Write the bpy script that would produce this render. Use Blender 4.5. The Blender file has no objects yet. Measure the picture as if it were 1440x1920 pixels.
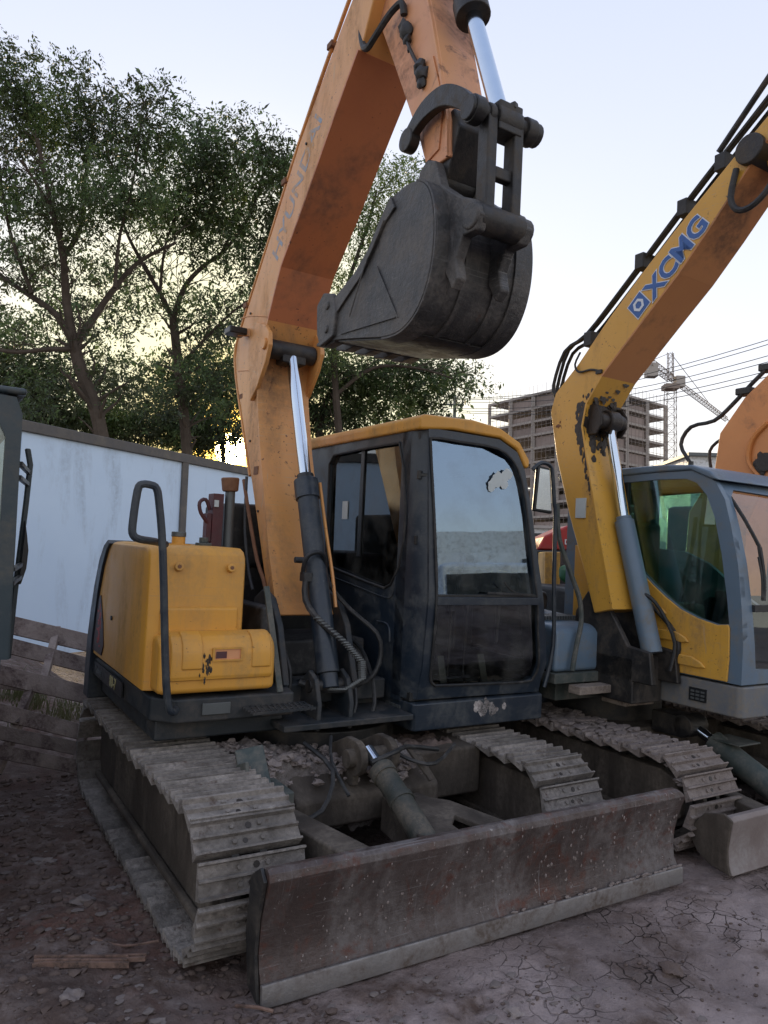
import bpy, bmesh, math, random
import numpy as np
from mathutils import Matrix, Vector
R = math.radians
random.seed(4); rng = np.random.default_rng(7)
sc = bpy.context.scene
COL = sc.collection

# ------------------------------------------------------------------ camera, sky, sun, exposure
FOC, PITCH, ROLL, CAMZ = 1400.0, R(4.4), R(1.6), 1.59
YAW, SLOPE = R(31.5), R(2.3)
cp, sp, cr, sr = math.cos(PITCH), math.sin(PITCH), math.cos(ROLL), math.sin(ROLL)
FW = Vector((0, cp, sp)); U0 = Vector((0, -sp, cp)); X0 = Vector((1, 0, 0))
RV = X0*cr + U0*sr; UV = -X0*sr + U0*cr
cam = bpy.data.objects.new('camera', bpy.data.cameras.new('camera')); COL.objects.link(cam)
m3 = Matrix((RV, UV, -FW)).transposed()
cam.matrix_world = Matrix.Translation((0, 0, CAMZ)) @ m3.to_4x4()
cam.data.sensor_width = 36; cam.data.lens = FOC/1920*36; cam.data.clip_end = 3000; cam.data.clip_start = .05
sc.camera = cam
SUN_EL, SUN_AZ = R(8.7), R(-11.8)      # azimuth from +Y, negative = left
world = bpy.data.worlds.new('World'); sc.world = world; world.use_nodes = True
def build_world():
    nt = world.node_tree; n = nt.nodes; l = nt.links; n.clear()
    out = n.new('ShaderNodeOutputWorld'); bg = n.new('ShaderNodeBackground')
    sky = n.new('ShaderNodeTexSky'); sky.sky_type = 'NISHITA'; sky.sun_disc = False
    sky.sun_elevation = SUN_EL; sky.sun_rotation = SUN_AZ; sky.air_density = 1.0; sky.dust_density = 2.5; sky.ozone_density = 2.0
    tc = n.new('ShaderNodeTexCoord'); sep = n.new('ShaderNodeSeparateXYZ'); l.new(tc.outputs['Generated'], sep.inputs[0])
    ramp = n.new('ShaderNodeValToRGB'); l.new(sep.outputs['Z'], ramp.inputs[0])
    cr_ = ramp.color_ramp
    cr_.elements[0].position = 0.0; cr_.elements[0].color = (10.6, 9.7, 8.0, 1)
    cr_.elements[1].position = 1.0; cr_.elements[1].color = (4.6, 5.6, 8.2, 1)
    for p, c in ((.12, (10.2, 9.9, 9.5, 1)), (.3, (8.9, 9.2, 10.3, 1)), (.55, (7.3, 7.8, 9.5, 1))):
        e = cr_.elements.new(p); e.color = c
    nm = n.new('ShaderNodeTexNoise'); nm.inputs['Scale'].default_value = 1.7; nm.inputs['Detail'].default_value = 4
    l.new(tc.outputs['Generated'], nm.inputs['Vector'])
    hz = n.new('ShaderNodeMix'); hz.data_type = 'RGBA'; hz.inputs[0].default_value = .78
    l.new(sky.outputs[0], hz.inputs[6]); l.new(ramp.outputs[0], hz.inputs[7])
    # warm halo round the low sun
    s = Vector((math.sin(SUN_AZ)*math.cos(SUN_EL), math.cos(SUN_AZ)*math.cos(SUN_EL), math.sin(SUN_EL)))
    dot = n.new('ShaderNodeVectorMath'); dot.operation = 'DOT_PRODUCT'; dot.inputs[1].default_value = s
    nrm = n.new('ShaderNodeVectorMath'); nrm.operation = 'NORMALIZE'; l.new(tc.outputs['Generated'], nrm.inputs[0]); l.new(nrm.outputs[0], dot.inputs[0])
    def glow(lo, hi, col, prev, mode='ADD'):
        mr = n.new('ShaderNodeMapRange'); mr.interpolation_type = 'SMOOTHERSTEP'
        mr.inputs[1].default_value = lo; mr.inputs[2].default_value = hi; l.new(dot.outputs['Value'], mr.inputs[0])
        mx = n.new('ShaderNodeMix'); mx.data_type = 'RGBA'; mx.blend_type = mode; mx.clamp_result = False
        l.new(mr.outputs[0], mx.inputs[0]); l.new(prev, mx.inputs[6]); mx.inputs[7].default_value = col; return mx.outputs[2]
    o = glow(.90, 1.0, (9.8, 9.3, 6.2, 1), hz.outputs[2], 'MIX'); o = glow(.985, 1.0, (11.5, 8.8, 3.4, 1), o, 'MIX')
    o = glow(.9975, .9999, (60, 34, 4, 1), o); o = glow(.99975, .99985, (600, 480, 200, 1), o)
    l.new(o, bg.inputs[0]); bg.inputs[1].default_value = .115; l.new(bg.outputs[0], out.inputs[0])
build_world()
sun = bpy.data.objects.new('sun', bpy.data.lights.new('sun', 'SUN')); COL.objects.link(sun)
sun.data.energy = 2.0; sun.data.angle = R(.6); sun.data.color = (1, .78, .5)
sv = Vector((math.sin(SUN_AZ)*math.cos(SUN_EL), math.cos(SUN_AZ)*math.cos(SUN_EL), math.sin(SUN_EL)))
sun.rotation_mode = 'QUATERNION'; sun.rotation_quaternion = sv.to_track_quat('Z', 'Y')
sc.view_settings.view_transform = 'Standard'; sc.view_settings.look = 'None'
sc.view_settings.exposure = 0.2; sc.view_settings.gamma = 1; sc.view_settings.use_curve_mapping = False

SITE = Matrix.Rotation(YAW, 4, 'Z') @ Matrix.Rotation(SLOPE, 4, 'X')
MC = Vector((2.17, 4.55, 0))                     # main machine's origin on the sloping yard
MSITE = SITE @ Matrix.Translation(MC)
def ray(px, py): return FW + RV*((px-720)/FOC) - UV*((py-960)/FOC)
def spot(px, py, D):                             # world point at distance D ahead
    d = ray(px, py); return Vector((0, 0, CAMZ)) + d*(D/d.y)

# ------------------------------------------------------------------ mesh helper
class MB:
    def __init__(s): s.v = []; s.f = []
    def add(s, vs, fs):
        b = len(s.v); s.v += [tuple(p) for p in vs]; s.f += [tuple(i+b for i in q) for q in fs]; return s
    def box(s, x0, x1, y0, y1, z0, z1):
        vs = [(x, y, z) for z in (z0, z1) for y in (y0, y1) for x in (x0, x1)]
        return s.add(vs, [(0,2,3,1),(4,5,7,6),(0,1,5,4),(2,6,7,3),(0,4,6,2),(1,3,7,5)])
    def bar(s, p, q, w, t, up=(0, 0, 1)):        # box from p to q, width w (across), thickness t (along up)
        p = Vector(p); q = Vector(q); d = (q-p).normalized(); u = Vector(up)
        a = d.cross(u)
        if a.length < 1e-4: a = d.cross(Vector((1, 0, 0)))
        a.normalize(); u = a.cross(d).normalized()
        vs = [c + a*(i*w/2) + u*(j*t/2) for c in (p, q) for i, j in ((-1,-1),(1,-1),(1,1),(-1,1))]
        return s.add(vs, [(0,1,2,3),(7,6,5,4),(0,4,5,1),(1,5,6,2),(2,6,7,3),(3,7,4,0)])
    def prism(s, poly, e):                       # closed 3D polygon extruded by vector e
        n = len(poly); e = Vector(e); vs = [Vector(p) for p in poly]; vs += [p+e for p in vs]
        return s.add(vs, [tuple(range(n))[::-1], tuple(range(n, 2*n))] + [(i, (i+1) % n, n+(i+1) % n, n+i) for i in range(n)])
    def yz(s, poly, x0, x1): return s.prism([(x0, y, z) for y, z in poly], (x1-x0, 0, 0))
    def xz(s, poly, y0, y1): return s.prism([(x, y0, z) for x, z in poly], (0, y1-y0, 0))
    def xy(s, poly, z0, z1): return s.prism([(x, y, z0) for x, y in poly], (0, 0, z1-z0))
    def cyl(s, p, q, r, r2=None, n=14, caps=True):
        p = Vector(p); q = Vector(q); d = (q-p).normalized(); r2 = r if r2 is None else r2
        a = d.orthogonal().normalized(); b = d.cross(a)
        vs = [c + (a*math.cos(k*2*math.pi/n) + b*math.sin(k*2*math.pi/n))*rr for c, rr in ((p, r), (q, r2)) for k in range(n)]
        fs = [(k, (k+1) % n, n+(k+1) % n, n+k) for k in range(n)]
        if caps: fs += [tuple(range(n))[::-1], tuple(range(n, 2*n))]
        return s.add(vs, fs)
    def tube(s, pts, r, n=8, sm=3):
        P = [Vector(p) for p in pts]
        if sm > 1 and len(P) > 2:
            Q = []
            for i in range(len(P)-1):
                p0 = P[max(i-1, 0)]; p1 = P[i]; p2 = P[i+1]; p3 = P[min(i+2, len(P)-1)]
                for k in range(sm):
                    t = k/sm; Q.append(.5*((2*p1)+(p2-p0)*t+(2*p0-5*p1+4*p2-p3)*t*t+(3*p1-p0-3*p2+p3)*t**3))
            Q.append(P[-1]); P = Q
        rr = r if callable(r) else (lambda t: r)
        a = (P[1]-P[0]).orthogonal().normalized(); vs = []; m = len(P)
        for i, p in enumerate(P):
            d = (P[min(i+1, m-1)]-P[max(i-1, 0)]).normalized()
            a = (a - d*a.dot(d)).normalized(); b = d.cross(a); q = rr(i/(m-1))
            vs += [p + (a*math.cos(k*2*math.pi/n)+b*math.sin(k*2*math.pi/n))*q for k in range(n)]
        fs = [(i*n+k, i*n+(k+1) % n, (i+1)*n+(k+1) % n, (i+1)*n+k) for i in range(m-1) for k in range(n)]
        fs += [tuple(range(n))[::-1], tuple(range((m-1)*n, m*n))]
        return s.add(vs, fs)
    def ring(s, outer, inner, e):                # frame between two loops, thickness e
        def samp(L, N=72):
            L = [Vector(p) for p in L]; c = sum(IC, Vector())/len(IC); n = len(L); out = []
            seg = [(L[(i+1) % n]-L[i]).length for i in range(n)]; T = sum(seg)
            return L, seg, T
        IC = [Vector(p) for p in inner]; c = sum(IC, Vector())/len(IC)
        O = [Vector(p) for p in outer]
        # directions from the centre in the two main axes of the loop's plane
        ex = Vector(e); ax = max(range(3), key=lambda i: abs(ex[i])); I = [i for i in range(3) if i != ax]
        def hit(L, th):
            dx, dy = math.cos(th), math.sin(th); best = None
            for i in range(len(L)):
                p, q = L[i], L[(i+1) % len(L)]
                px, py = p[I[0]]-c[I[0]], p[I[1]]-c[I[1]]; qx, qy = q[I[0]]-c[I[0]], q[I[1]]-c[I[1]]
                den = dx*(qy-py)-dy*(qx-px)
                if abs(den) < 1e-9: continue
                t = (px*(qy-py)-py*(qx-px))/den; u = (px*dy-py*dx)/den
                if t > 0 and -1e-6 <= u <= 1+1e-6 and (best is None or t > best[0]): best = (t, p.lerp(q, u))
            return best[1] if best else L[0]
        ths = sorted(set([round(math.atan2(p[I[1]]-c[I[1]], p[I[0]]-c[I[0]]), 4) for p in O+IC] + [round(k*math.pi/18, 4) for k in range(-18, 18)]))
        N = len(ths); a = [hit(O, t) for t in ths]; b = [hit(IC, t) for t in ths]
        vs = a + b + [p+ex for p in a] + [p+ex for p in b]; fs = []
        for i in range(N):
            j = (i+1) % N
            fs += [(i, j, N+j, N+i), (2*N+j, 2*N+i, 3*N+i, 3*N+j), (j, i, 2*N+i, 2*N+j), (N+i, N+j, 3*N+j, 3*N+i)]
        return s.add(vs, fs)
    def mesh(s, name, mat, smooth=35, bevel=0):
        me = bpy.data.meshes.new(name); me.from_pydata([tuple(p) for p in s.v], [], s.f)
        bm = bmesh.new(); bm.from_mesh(me); bmesh.ops.recalc_face_normals(bm, faces=bm.faces)
        if smooth:
            for f in bm.faces: f.smooth = True
            for e in bm.edges:
                if len(e.link_faces) == 2 and e.calc_face_angle(0) > R(smooth): e.smooth = False
        bm.to_mesh(me); bm.free()
        if mat: me.materials.append(mat)
        return me
    def build(s, name, mat, parent=None, bevel=0, smooth=35, label=None, kind=None):
        o = link(name, s.mesh(name, mat, smooth), parent)
        if bevel:
            b = o.modifiers.new('bevel', 'BEVEL'); b.width = bevel; b.segments = 2; b.limit_method = 'ANGLE'; b.angle_limit = R(30); b.harden_normals = True
        if label: o['label'] = label
        if kind: o['kind'] = kind
        return o
def link(name, data, parent=None):
    o = bpy.data.objects.new(name, data); COL.objects.link(o)
    if parent: o.parent = parent
    return o
def thing(name, label, cat, mat=None, group=None, kind=None):
    o = link(name, None); o.empty_display_size = .2
    o.matrix_world = mat if mat is not None else Matrix()
    return tag(o, label, cat, group, kind)
def tag(o, label=None, cat=None, group=None, kind=None):
    if label: o['label'] = label
    if cat: o['category'] = cat
    if group: o['group'] = group
    if kind: o['kind'] = kind
    return o

# ------------------------------------------------------------------ materials
def surf(name, c1, c2=None, rough=.5, metal=0., scale=6., dirt=None, amt=.0, dscale=4., bump=.0, bscale=60., rust=None, ramt=0., streak=False, rvar=.15, spec=.5, perobj=False, coat=0., chips=None, camt=.3, scr=None):
    m = bpy.data.materials.new(name); m.use_nodes = True; nt = m.node_tree; n = nt.nodes; l = nt.links
    b = n['Principled BSDF']; b.inputs['Metallic'].default_value = metal; b.inputs['Specular IOR Level'].default_value = spec
    b.inputs['Coat Weight'].default_value = coat
    tc = n.new('ShaderNodeTexCoord'); vec = tc.outputs['Object']
    if perobj:
        oi = n.new('ShaderNodeObjectInfo'); ad = n.new('ShaderNodeVectorMath'); ad.operation = 'MULTIPLY_ADD'
        cb = n.new('ShaderNodeCombineXYZ')
        for i in range(3): l.new(oi.outputs['Random'], cb.inputs[i])
        l.new(cb.outputs[0], ad.inputs[0]); ad.inputs[1].default_value = (37, 53, 71); l.new(vec, ad.inputs[2]); vec = ad.outputs[0]
    def noise(s, det=6, stretch=None, dist=0.):
        t = n.new('ShaderNodeTexNoise'); t.inputs['Scale'].default_value = s; t.inputs['Detail'].default_value = det
        t.inputs['Distortion'].default_value = dist; t.inputs['Roughness'].default_value = .65
        if stretch:
            mp = n.new('ShaderNodeMapping'); mp.inputs['Scale'].default_value = stretch; l.new(vec, mp.inputs[0]); l.new(mp.outputs[0], t.inputs['Vector'])
        else: l.new(vec, t.inputs['Vector'])
        return t.outputs['Fac']
    def rng_(f, a, bb):
        r = n.new('ShaderNodeMapRange'); r.inputs[1].default_value = a; r.inputs[2].default_value = bb; l.new(f, r.inputs[0]); return r.outputs[0]
    def mix(f, a, c):
        x = n.new('ShaderNodeMix'); x.data_type = 'RGBA'
        l.new(f, x.inputs[0])
        if hasattr(a, 'links'): l.new(a, x.inputs[6])
        else: x.inputs[6].default_value = (*a, 1)
        x.inputs[7].default_value = (*c, 1); return x.outputs[2]
    col = mix(rng_(noise(scale), .3, .7), c1, c2 or tuple(k*.8 for k in c1))
    rb = n.new('ShaderNodeMath'); rb.operation = 'MULTIPLY_ADD'; l.new(noise(scale*3), rb.inputs[0]); rb.inputs[1].default_value = rvar*2; rb.inputs[2].default_value = rough-rvar
    rgh = rb.outputs[0]; met = None
    if dirt:
        f = noise(dscale, 8, (1, 1, .22) if streak else None, .4)
        f2 = rng_(f, .62-amt*.45, .72-amt*.25)
        f3 = n.new('ShaderNodeMath'); f3.operation = 'MULTIPLY'; l.new(f2, f3.inputs[0]); l.new(rng_(noise(dscale*9), .25, .6), f3.inputs[1])
        col = mix(f3.outputs[0], col, dirt)
        a2 = n.new('ShaderNodeMath'); a2.operation = 'MULTIPLY_ADD'; a2.use_clamp = True
        l.new(f3.outputs[0], a2.inputs[0]); a2.inputs[1].default_value = .4; l.new(rgh, a2.inputs[2]); rgh = a2.outputs[0]
    if rust:
        f = rng_(noise(dscale*2.3, 10, None, 1.), .70-ramt*.3, .78-ramt*.22); 
        fm = n.new('ShaderNodeMath'); fm.operation = 'MULTIPLY'; l.new(f, fm.inputs[0]); l.new(rng_(noise(dscale*12, 4), .3, .62), fm.inputs[1]); col = mix(fm.outputs[0], col, rust)
    if chips:
        f = n.new('ShaderNodeMath'); f.operation = 'MULTIPLY'; l.new(rng_(noise(dscale*16, 3), .70-camt*.12, .72-camt*.12), f.inputs[0]); l.new(rng_(noise(dscale*1.1, 5), .42, .60), f.inputs[1]); col = mix(f.outputs[0], col, chips)
    if scr:
        f = n.new('ShaderNodeMath'); f.operation = 'MULTIPLY'; l.new(rng_(noise(3., 3, (1.0, 6, 55), .3), .60, .66), f.inputs[0]); l.new(rng_(noise(2.5, 4), .4, .65), f.inputs[1]); col = mix(f.outputs[0], col, scr)
        f = n.new('ShaderNodeMath'); f.operation = 'MULTIPLY'; l.new(rng_(noise(3., 3, (40, 6, 1.2), .5), .62, .68), f.inputs[0]); l.new(rng_(noise(1.7, 4), .45, .7), f.inputs[1]); col = mix(f.outputs[0], col, scr)
    if perobj:
        hv = n.new('ShaderNodeHueSaturation'); vr = n.new('ShaderNodeMath'); vr.operation = 'MULTIPLY_ADD'; l.new(oi.outputs['Random'], vr.inputs[0]); vr.inputs[1].default_value = .45; vr.inputs[2].default_value = .75
        l.new(vr.outputs[0], hv.inputs['Value']); l.new(col, hv.inputs['Color']); col = hv.outputs[0]
    l.new(col, b.inputs['Base Color']); l.new(rgh, b.inputs['Roughness'])
    if bump:
        bp = n.new('ShaderNodeBump'); bp.inputs['Strength'].default_value = min(1, bump); bp.inputs['Distance'].default_value = .004*max(1, bump)
        l.new(noise(bscale, 10), bp.inputs['Height']); l.new(bp.outputs[0], b.inputs['Normal'])
    return m
M = {}
GR = (.075, .062, .055)
M['yellow'] = surf('yellow_paint', (.70, .345, .05), (.60, .285, .045), .42, scale=2.5, dirt=(.42, .24, .08), amt=.32, dscale=3.4, bump=.2, bscale=40, streak=True, chips=(.14, .06, .03), camt=.2, scr=(.50, .27, .09))
M['boom'] = surf('faded_orange_yellow_boom_paint', (.70, .34, .095), (.64, .29, .10), .42, scale=1.6, dirt=(.30, .17, .09), amt=.3, dscale=2.5, bump=.12, bscale=50, rust=(.10, .045, .03), ramt=.2, streak=True, chips=(.12, .05, .03), camt=.5, scr=(.50, .33, .18))
M['boomred'] = surf('redder_darker_underside', (.56, .20, .075), (.48, .16, .07), .5, scale=1.6, dirt=(.22, .10, .06), amt=.35, dscale=2.5, bump=.2, bscale=50, chips=(.10, .04, .03), camt=.3)  # redder, darker tone than the boom, for its upper underside
M['arm'] = surf('worn_orange_arm_paint', (.70, .34, .15), (.66, .28, .14), .45, scale=2, dirt=(.25, .13, .08), amt=.35, dscale=4, bump=.25, bscale=60, rust=(.13, .05, .03), ramt=.42)
M['yellow2'] = surf('yellow_ochre_paint', (.70, .38, .06), (.62, .33, .05), .4, scale=2, dirt=(.28, .17, .08), amt=.22, dscale=3, bump=.12, bscale=50, rust=(.10, .045, .03), ramt=.12, streak=True, chips=(.10, .05, .03), camt=.4, scr=(.5, .32, .15))
M['boomred2'] = surf('browner_darker_underside', (.56, .25, .085), (.50, .21, .08), .5, scale=1.6, dirt=(.25, .13, .07), amt=.3, dscale=2.5, bump=.2, bscale=50)  # browner, darker tone for the second boom's upper underside
M['orange'] = surf('orange_paint', (.68, .27, .08), (.60, .23, .07), .42, scale=2, dirt=(.25, .13, .08), amt=.2, dscale=3, bump=.12, bscale=50)
M['cab'] = surf('dark_blue_black_cab_paint', (.014, .024, .037), (.02, .028, .04), .36, scale=4, dirt=(.07, .075, .075), amt=.35, dscale=5, bump=.15, bscale=70, spec=.5, chips=(.13, .13, .13), camt=.1, scr=(.045, .055, .065))
M['deck'] = surf('dark_dusty_frame_paint', (.013, .019, .025), (.022, .026, .028), .55, scale=6, dirt=(.075, .067, .06), amt=.4, dscale=6, bump=.3, bscale=80)
M['black'] = surf('black_rubber', (.012, .013, .014), (.022, .022, .022), .55, scale=10, dirt=(.08, .075, .07), amt=.3, dscale=9, bump=.25, bscale=120)
M['blackp'] = surf('black_plastic', (.015, .017, .019), None, .4, scale=10, dirt=(.06, .06, .06), amt=.2, dscale=8)
M['bucket'] = surf('worn_dark_bucket_steel', (.035, .036, .038), (.07, .067, .065), .48, .3, 4, dirt=(.17, .155, .14), amt=.42, dscale=5, bump=1.8, bscale=38, scr=(.16, .155, .15), chips=(.20, .17, .15), camt=.2, rust=(.09, .055, .04), ramt=.25)
M['iron'] = surf('greasy_dark_iron', (.02, .02, .021), (.04, .038, .036), .45, .3, 8, dirt=(.09, .075, .06), amt=.35, dscale=8, bump=.5, bscale=70)
M['chrome'] = surf('chromed_rod', (.62, .70, .78), (.56, .64, .72), .14, 1.0, 5, rvar=.05)
M['track'] = surf('dusty_track_steel', (.085, .07, .058), (.21, .19, .17), .7, .2, 7, dirt=(.37, .33, .295), amt=.55, dscale=5, bump=2.5, bscale=55, rust=(.09, .055, .04), ramt=.4, perobj=True)
M['trackmud'] = surf('mud_caked_track_steel', (.26, .215, .19), (.34, .29, .26), .9, 0, 12, dirt=(.18, .145, .125), amt=.6, dscale=14, bump=2.5, bscale=60, perobj=True, spec=.2)
M['frame'] = surf('muddy_track_frame', (.042, .035, .028), (.075, .06, .048), .75, 0, 4, dirt=(.15, .125, .10), amt=.42, dscale=4, bump=1.0, bscale=50, streak=True, spec=.3)
M['blade'] = surf('scraped_blade_steel', (.055, .041, .036), (.105, .078, .069), .44, .35, 2.0, dirt=(.20, .178, .168), amt=.42, dscale=3.2, bump=1.2, bscale=40, rust=(.12, .05, .035), ramt=.62, streak=True, chips=(.34, .31, .29), camt=.35, scr=(.22, .205, .20))
M['edge'] = surf('polished_cutting_edge', (.20, .19, .18), (.28, .26, .25), .45, .5, 5, dirt=(.14, .11, .09), amt=.4, dscale=5, bump=.6, bscale=50)
M['greenst'] = surf('green_grey_painted_steel', (.03, .05, .048), (.07, .078, .068), .6, 0, 6, dirt=(.15, .14, .12), amt=.45, dscale=7, bump=.5, bscale=60)
M['darkcyl'] = surf('grimy_dark_green_cylinder', (.022, .032, .028), (.05, .048, .038), .55, 0, 5, dirt=(.13, .11, .085), amt=.5, dscale=6, bump=.8, bscale=60)
M['xgrey'] = surf('blue_grey_paint', (.125, .185, .25), (.11, .16, .21), .4, 0, 3, dirt=(.17, .17, .16), amt=.3, dscale=4, bump=.12, bscale=60)
M['xskirt'] = surf('dusty_blue_grey_frame', (.10, .12, .15), (.15, .16, .165), .6, 0, 4, dirt=(.2, .18, .15), amt=.5, dscale=5, bump=.4, bscale=60)
M['xblade'] = surf('muddy_pink_blade', (.19, .15, .135), (.25, .21, .19), .65, .1, 3, dirt=(.30, .27, .25), amt=.4, dscale=5, bump=.5, bscale=50, spec=.3)
M['greencab'] = surf('dark_blue_teal_cab_paint', (.02, .038, .048), (.03, .048, .058), .4, 0, 3, dirt=(.09, .09, .08), amt=.3, dscale=4, bump=.2)
M['rustpipe'] = surf('rusty_pipe', (.16, .075, .04), (.26, .13, .07), .8, .2, 12, bump=.8, bscale=60)
M['greypipe'] = surf('dull_grey_pipe', (.13, .14, .14), None, .5, .4, 8)
M['red'] = surf('red_paint', (.42, .03, .025), (.35, .03, .03), .45, 0, 3, dirt=(.2, .08, .06), amt=.3)
M['maroon'] = surf('maroon_paint', (.10, .02, .025), (.06, .015, .02), .5, 0, 8, dirt=(.1, .06, .06), amt=.4, dscale=12)
M['green'] = surf('green_paint', (.03, .14, .05), (.02, .09, .04), .4, 0, 6)
M['white'] = surf('white_paint', (.72, .74, .75), (.62, .64, .66), .5, 0, 5, dirt=(.35, .34, .32), amt=.3)
M['paper'] = surf('pale_sticker', (.55, .60, .60), (.48, .53, .52), .6, 0, 9)
M['torn'] = surf('torn_white_sticker', (.58, .53, .50), (.16, .13, .12), .8, 0, 30, bump=.5, dirt=(.05, .05, .05), amt=.5, dscale=14)
M['fence'] = surf('blue_white_sheet_hoarding', (.62, .76, .90), (.57, .71, .86), .55, 0, 1.2, dirt=(.44, .53, .62), amt=.22, dscale=2.2, bump=.1, bscale=20, streak=True)
M['rail'] = surf('dark_grey_rail', (.085, .08, .075), (.12, .11, .10), .7, 0, 6, dirt=(.18, .16, .13), amt=.35)
M['wood'] = surf('weathered_grey_plank', (.22, .175, .15), (.34, .28, .245), .85, 0, 7, dirt=(.10, .07, .065), amt=.4, dscale=6, bump=1.2, bscale=70, perobj=True, spec=.2)
M['timber'] = surf('dusty_timber_block', (.26, .21, .17), (.32, .27, .23), .85, 0, 9, dirt=(.14, .11, .09), amt=.4, dscale=9, bump=1., bscale=80, spec=.2)
M['splint'] = surf('splintered_red_wood', (.20, .12, .09), (.27, .18, .14), .85, 0, 14, dirt=(.08, .06, .05), amt=.4, dscale=20, bump=1.5, bscale=80, spec=.2)
M['concrete'] = surf('raw_concrete', (.40, .36, .33), (.33, .30, .27), .85, 0, .3)
M['infill'] = surf('brick_infill', (.25, .20, .18), (.33, .27, .245), .9, 0, .25, perobj=True)  # greyed and lightened: distance haze put into the brick colour
M['netting'] = surf('scaffold_steel', (.24, .20, .18), None, .7)
M['crane'] = surf('faded_crane_paint', (.20, .15, .12), (.25, .2, .17), .6, 0, .5)
M['cable'] = surf('dark_cable', (.05, .05, .05), None, .7)
M['bark'] = surf('tree_bark', (.055, .042, .032), (.09, .07, .055), .9, 0, 5, bump=1.5, bscale=30, spec=.2)
M['hydblue'] = surf('faded_blue_lettering', (.22, .32, .44), (.34, .36, .38), .6, 0, 22, dirt=(.66, .33, .08), amt=.45, dscale=9)
M['deep'] = surf('deep_blue_decal', (.03, .10, .34), (.05, .15, .40), .5, 0, 12)
M['silver'] = surf('silver_decal_edge', (.74, .80, .86), None, .5)
M['decal'] = surf('black_decal', (.012, .012, .012), (.05, .015, .015), .4, 0, 30)
M['gold'] = surf('pale_yellow_lettering', (.50, .44, .22), None, .6)
M['clod'] = surf('dry_clay_clod', (.22, .18, .16), (.30, .255, .235), .95, 0, 10, bump=2, bscale=60, perobj=True, spec=.1)
M['mudpack'] = surf('packed_mud', (.10, .08, .07), (.20, .175, .16), .95, 0, 14, dirt=(.28, .25, .23), amt=.45, dscale=12, bump=4, bscale=45, spec=.1)
M['soil'] = surf('dark_soil_clod', (.11, .078, .065), (.17, .13, .112), .95, 0, 12, bump=2, bscale=70, spec=.1)
M['seat'] = surf('dark_seat_cloth', (.07, .068, .066), (.045, .044, .045), .85, 0, 9)
M['grime'] = surf('black_grease_stain', (.02, .016, .014), (.035, .025, .018), .5, 0, 20, bump=1.)

def glass(name, tint, refl, col=(.85, .93, 1)):
    m = bpy.data.materials.new(name); m.use_nodes = True; n = m.node_tree.nodes; l = m.node_tree.links; n.clear()
    o = n.new('ShaderNodeOutputMaterial'); t = n.new('ShaderNodeBsdfTransparent'); t.inputs[0].default_value = (*tint, 1)
    g = n.new('ShaderNodeBsdfGlossy'); g.inputs['Roughness'].default_value = .015; g.inputs['Color'].default_value = (*col, 1)
    d = n.new('ShaderNodeBsdfDiffuse'); d.inputs[0].default_value = (.22, .22, .2, 1)
    lw = n.new('ShaderNodeLayerWeight'); lw.inputs[0].default_value = .35
    ma = n.new('ShaderNodeMath'); ma.operation = 'MULTIPLY_ADD'; ma.use_clamp = True; l.new(lw.outputs['Fresnel'], ma.inputs[0]); ma.inputs[1].default_value = 1-refl; ma.inputs[2].default_value = refl
    mx = n.new('ShaderNodeMixShader'); l.new(ma.outputs[0], mx.inputs[0]); l.new(t.outputs[0], mx.inputs[1]); l.new(g.outputs[0], mx.inputs[2])
    tc = n.new('ShaderNodeTexCoord'); ns = n.new('ShaderNodeTexNoise'); ns.inputs['Scale'].default_value = 5; ns.inputs['Detail'].default_value = 8; l.new(tc.outputs['Object'], ns.inputs[0])
    mr = n.new('ShaderNodeMapRange'); l.new(ns.outputs[0], mr.inputs[0]); mr.inputs[1].default_value = .45; mr.inputs[2].default_value = .8; mr.inputs[4].default_value = .3
    bp = n.new('ShaderNodeBump'); bp.inputs['Strength'].default_value = .03; bp.inputs['Distance'].default_value = .02; n2 = n.new('ShaderNodeTexNoise'); n2.inputs['Scale'].default_value = 2.2; l.new(tc.outputs['Object'], n2.inputs[0]); l.new(n2.outputs[0], bp.inputs['Height']); l.new(bp.outputs[0], g.inputs['Normal'])
    m2 = n.new('ShaderNodeMixShader'); l.new(mr.outputs[0], m2.inputs[0]); l.new(mx.outputs[0], m2.inputs[1]); l.new(d.outputs[0], m2.inputs[2]); l.new(m2.outputs[0], o.inputs[0])
    return m
M['wind'] = glass('windscreen_glass', (.60, .72, .78), .30, (.58, .78, 1))
M['glass'] = glass('dark_side_glass', (.13, .15, .15), .10)
M['lowglass'] = glass('dusty_lower_glass', (.80, .82, .75), .05)
M['xglass'] = glass('green_side_glass', (.42, .68, .58), .07)

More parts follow.
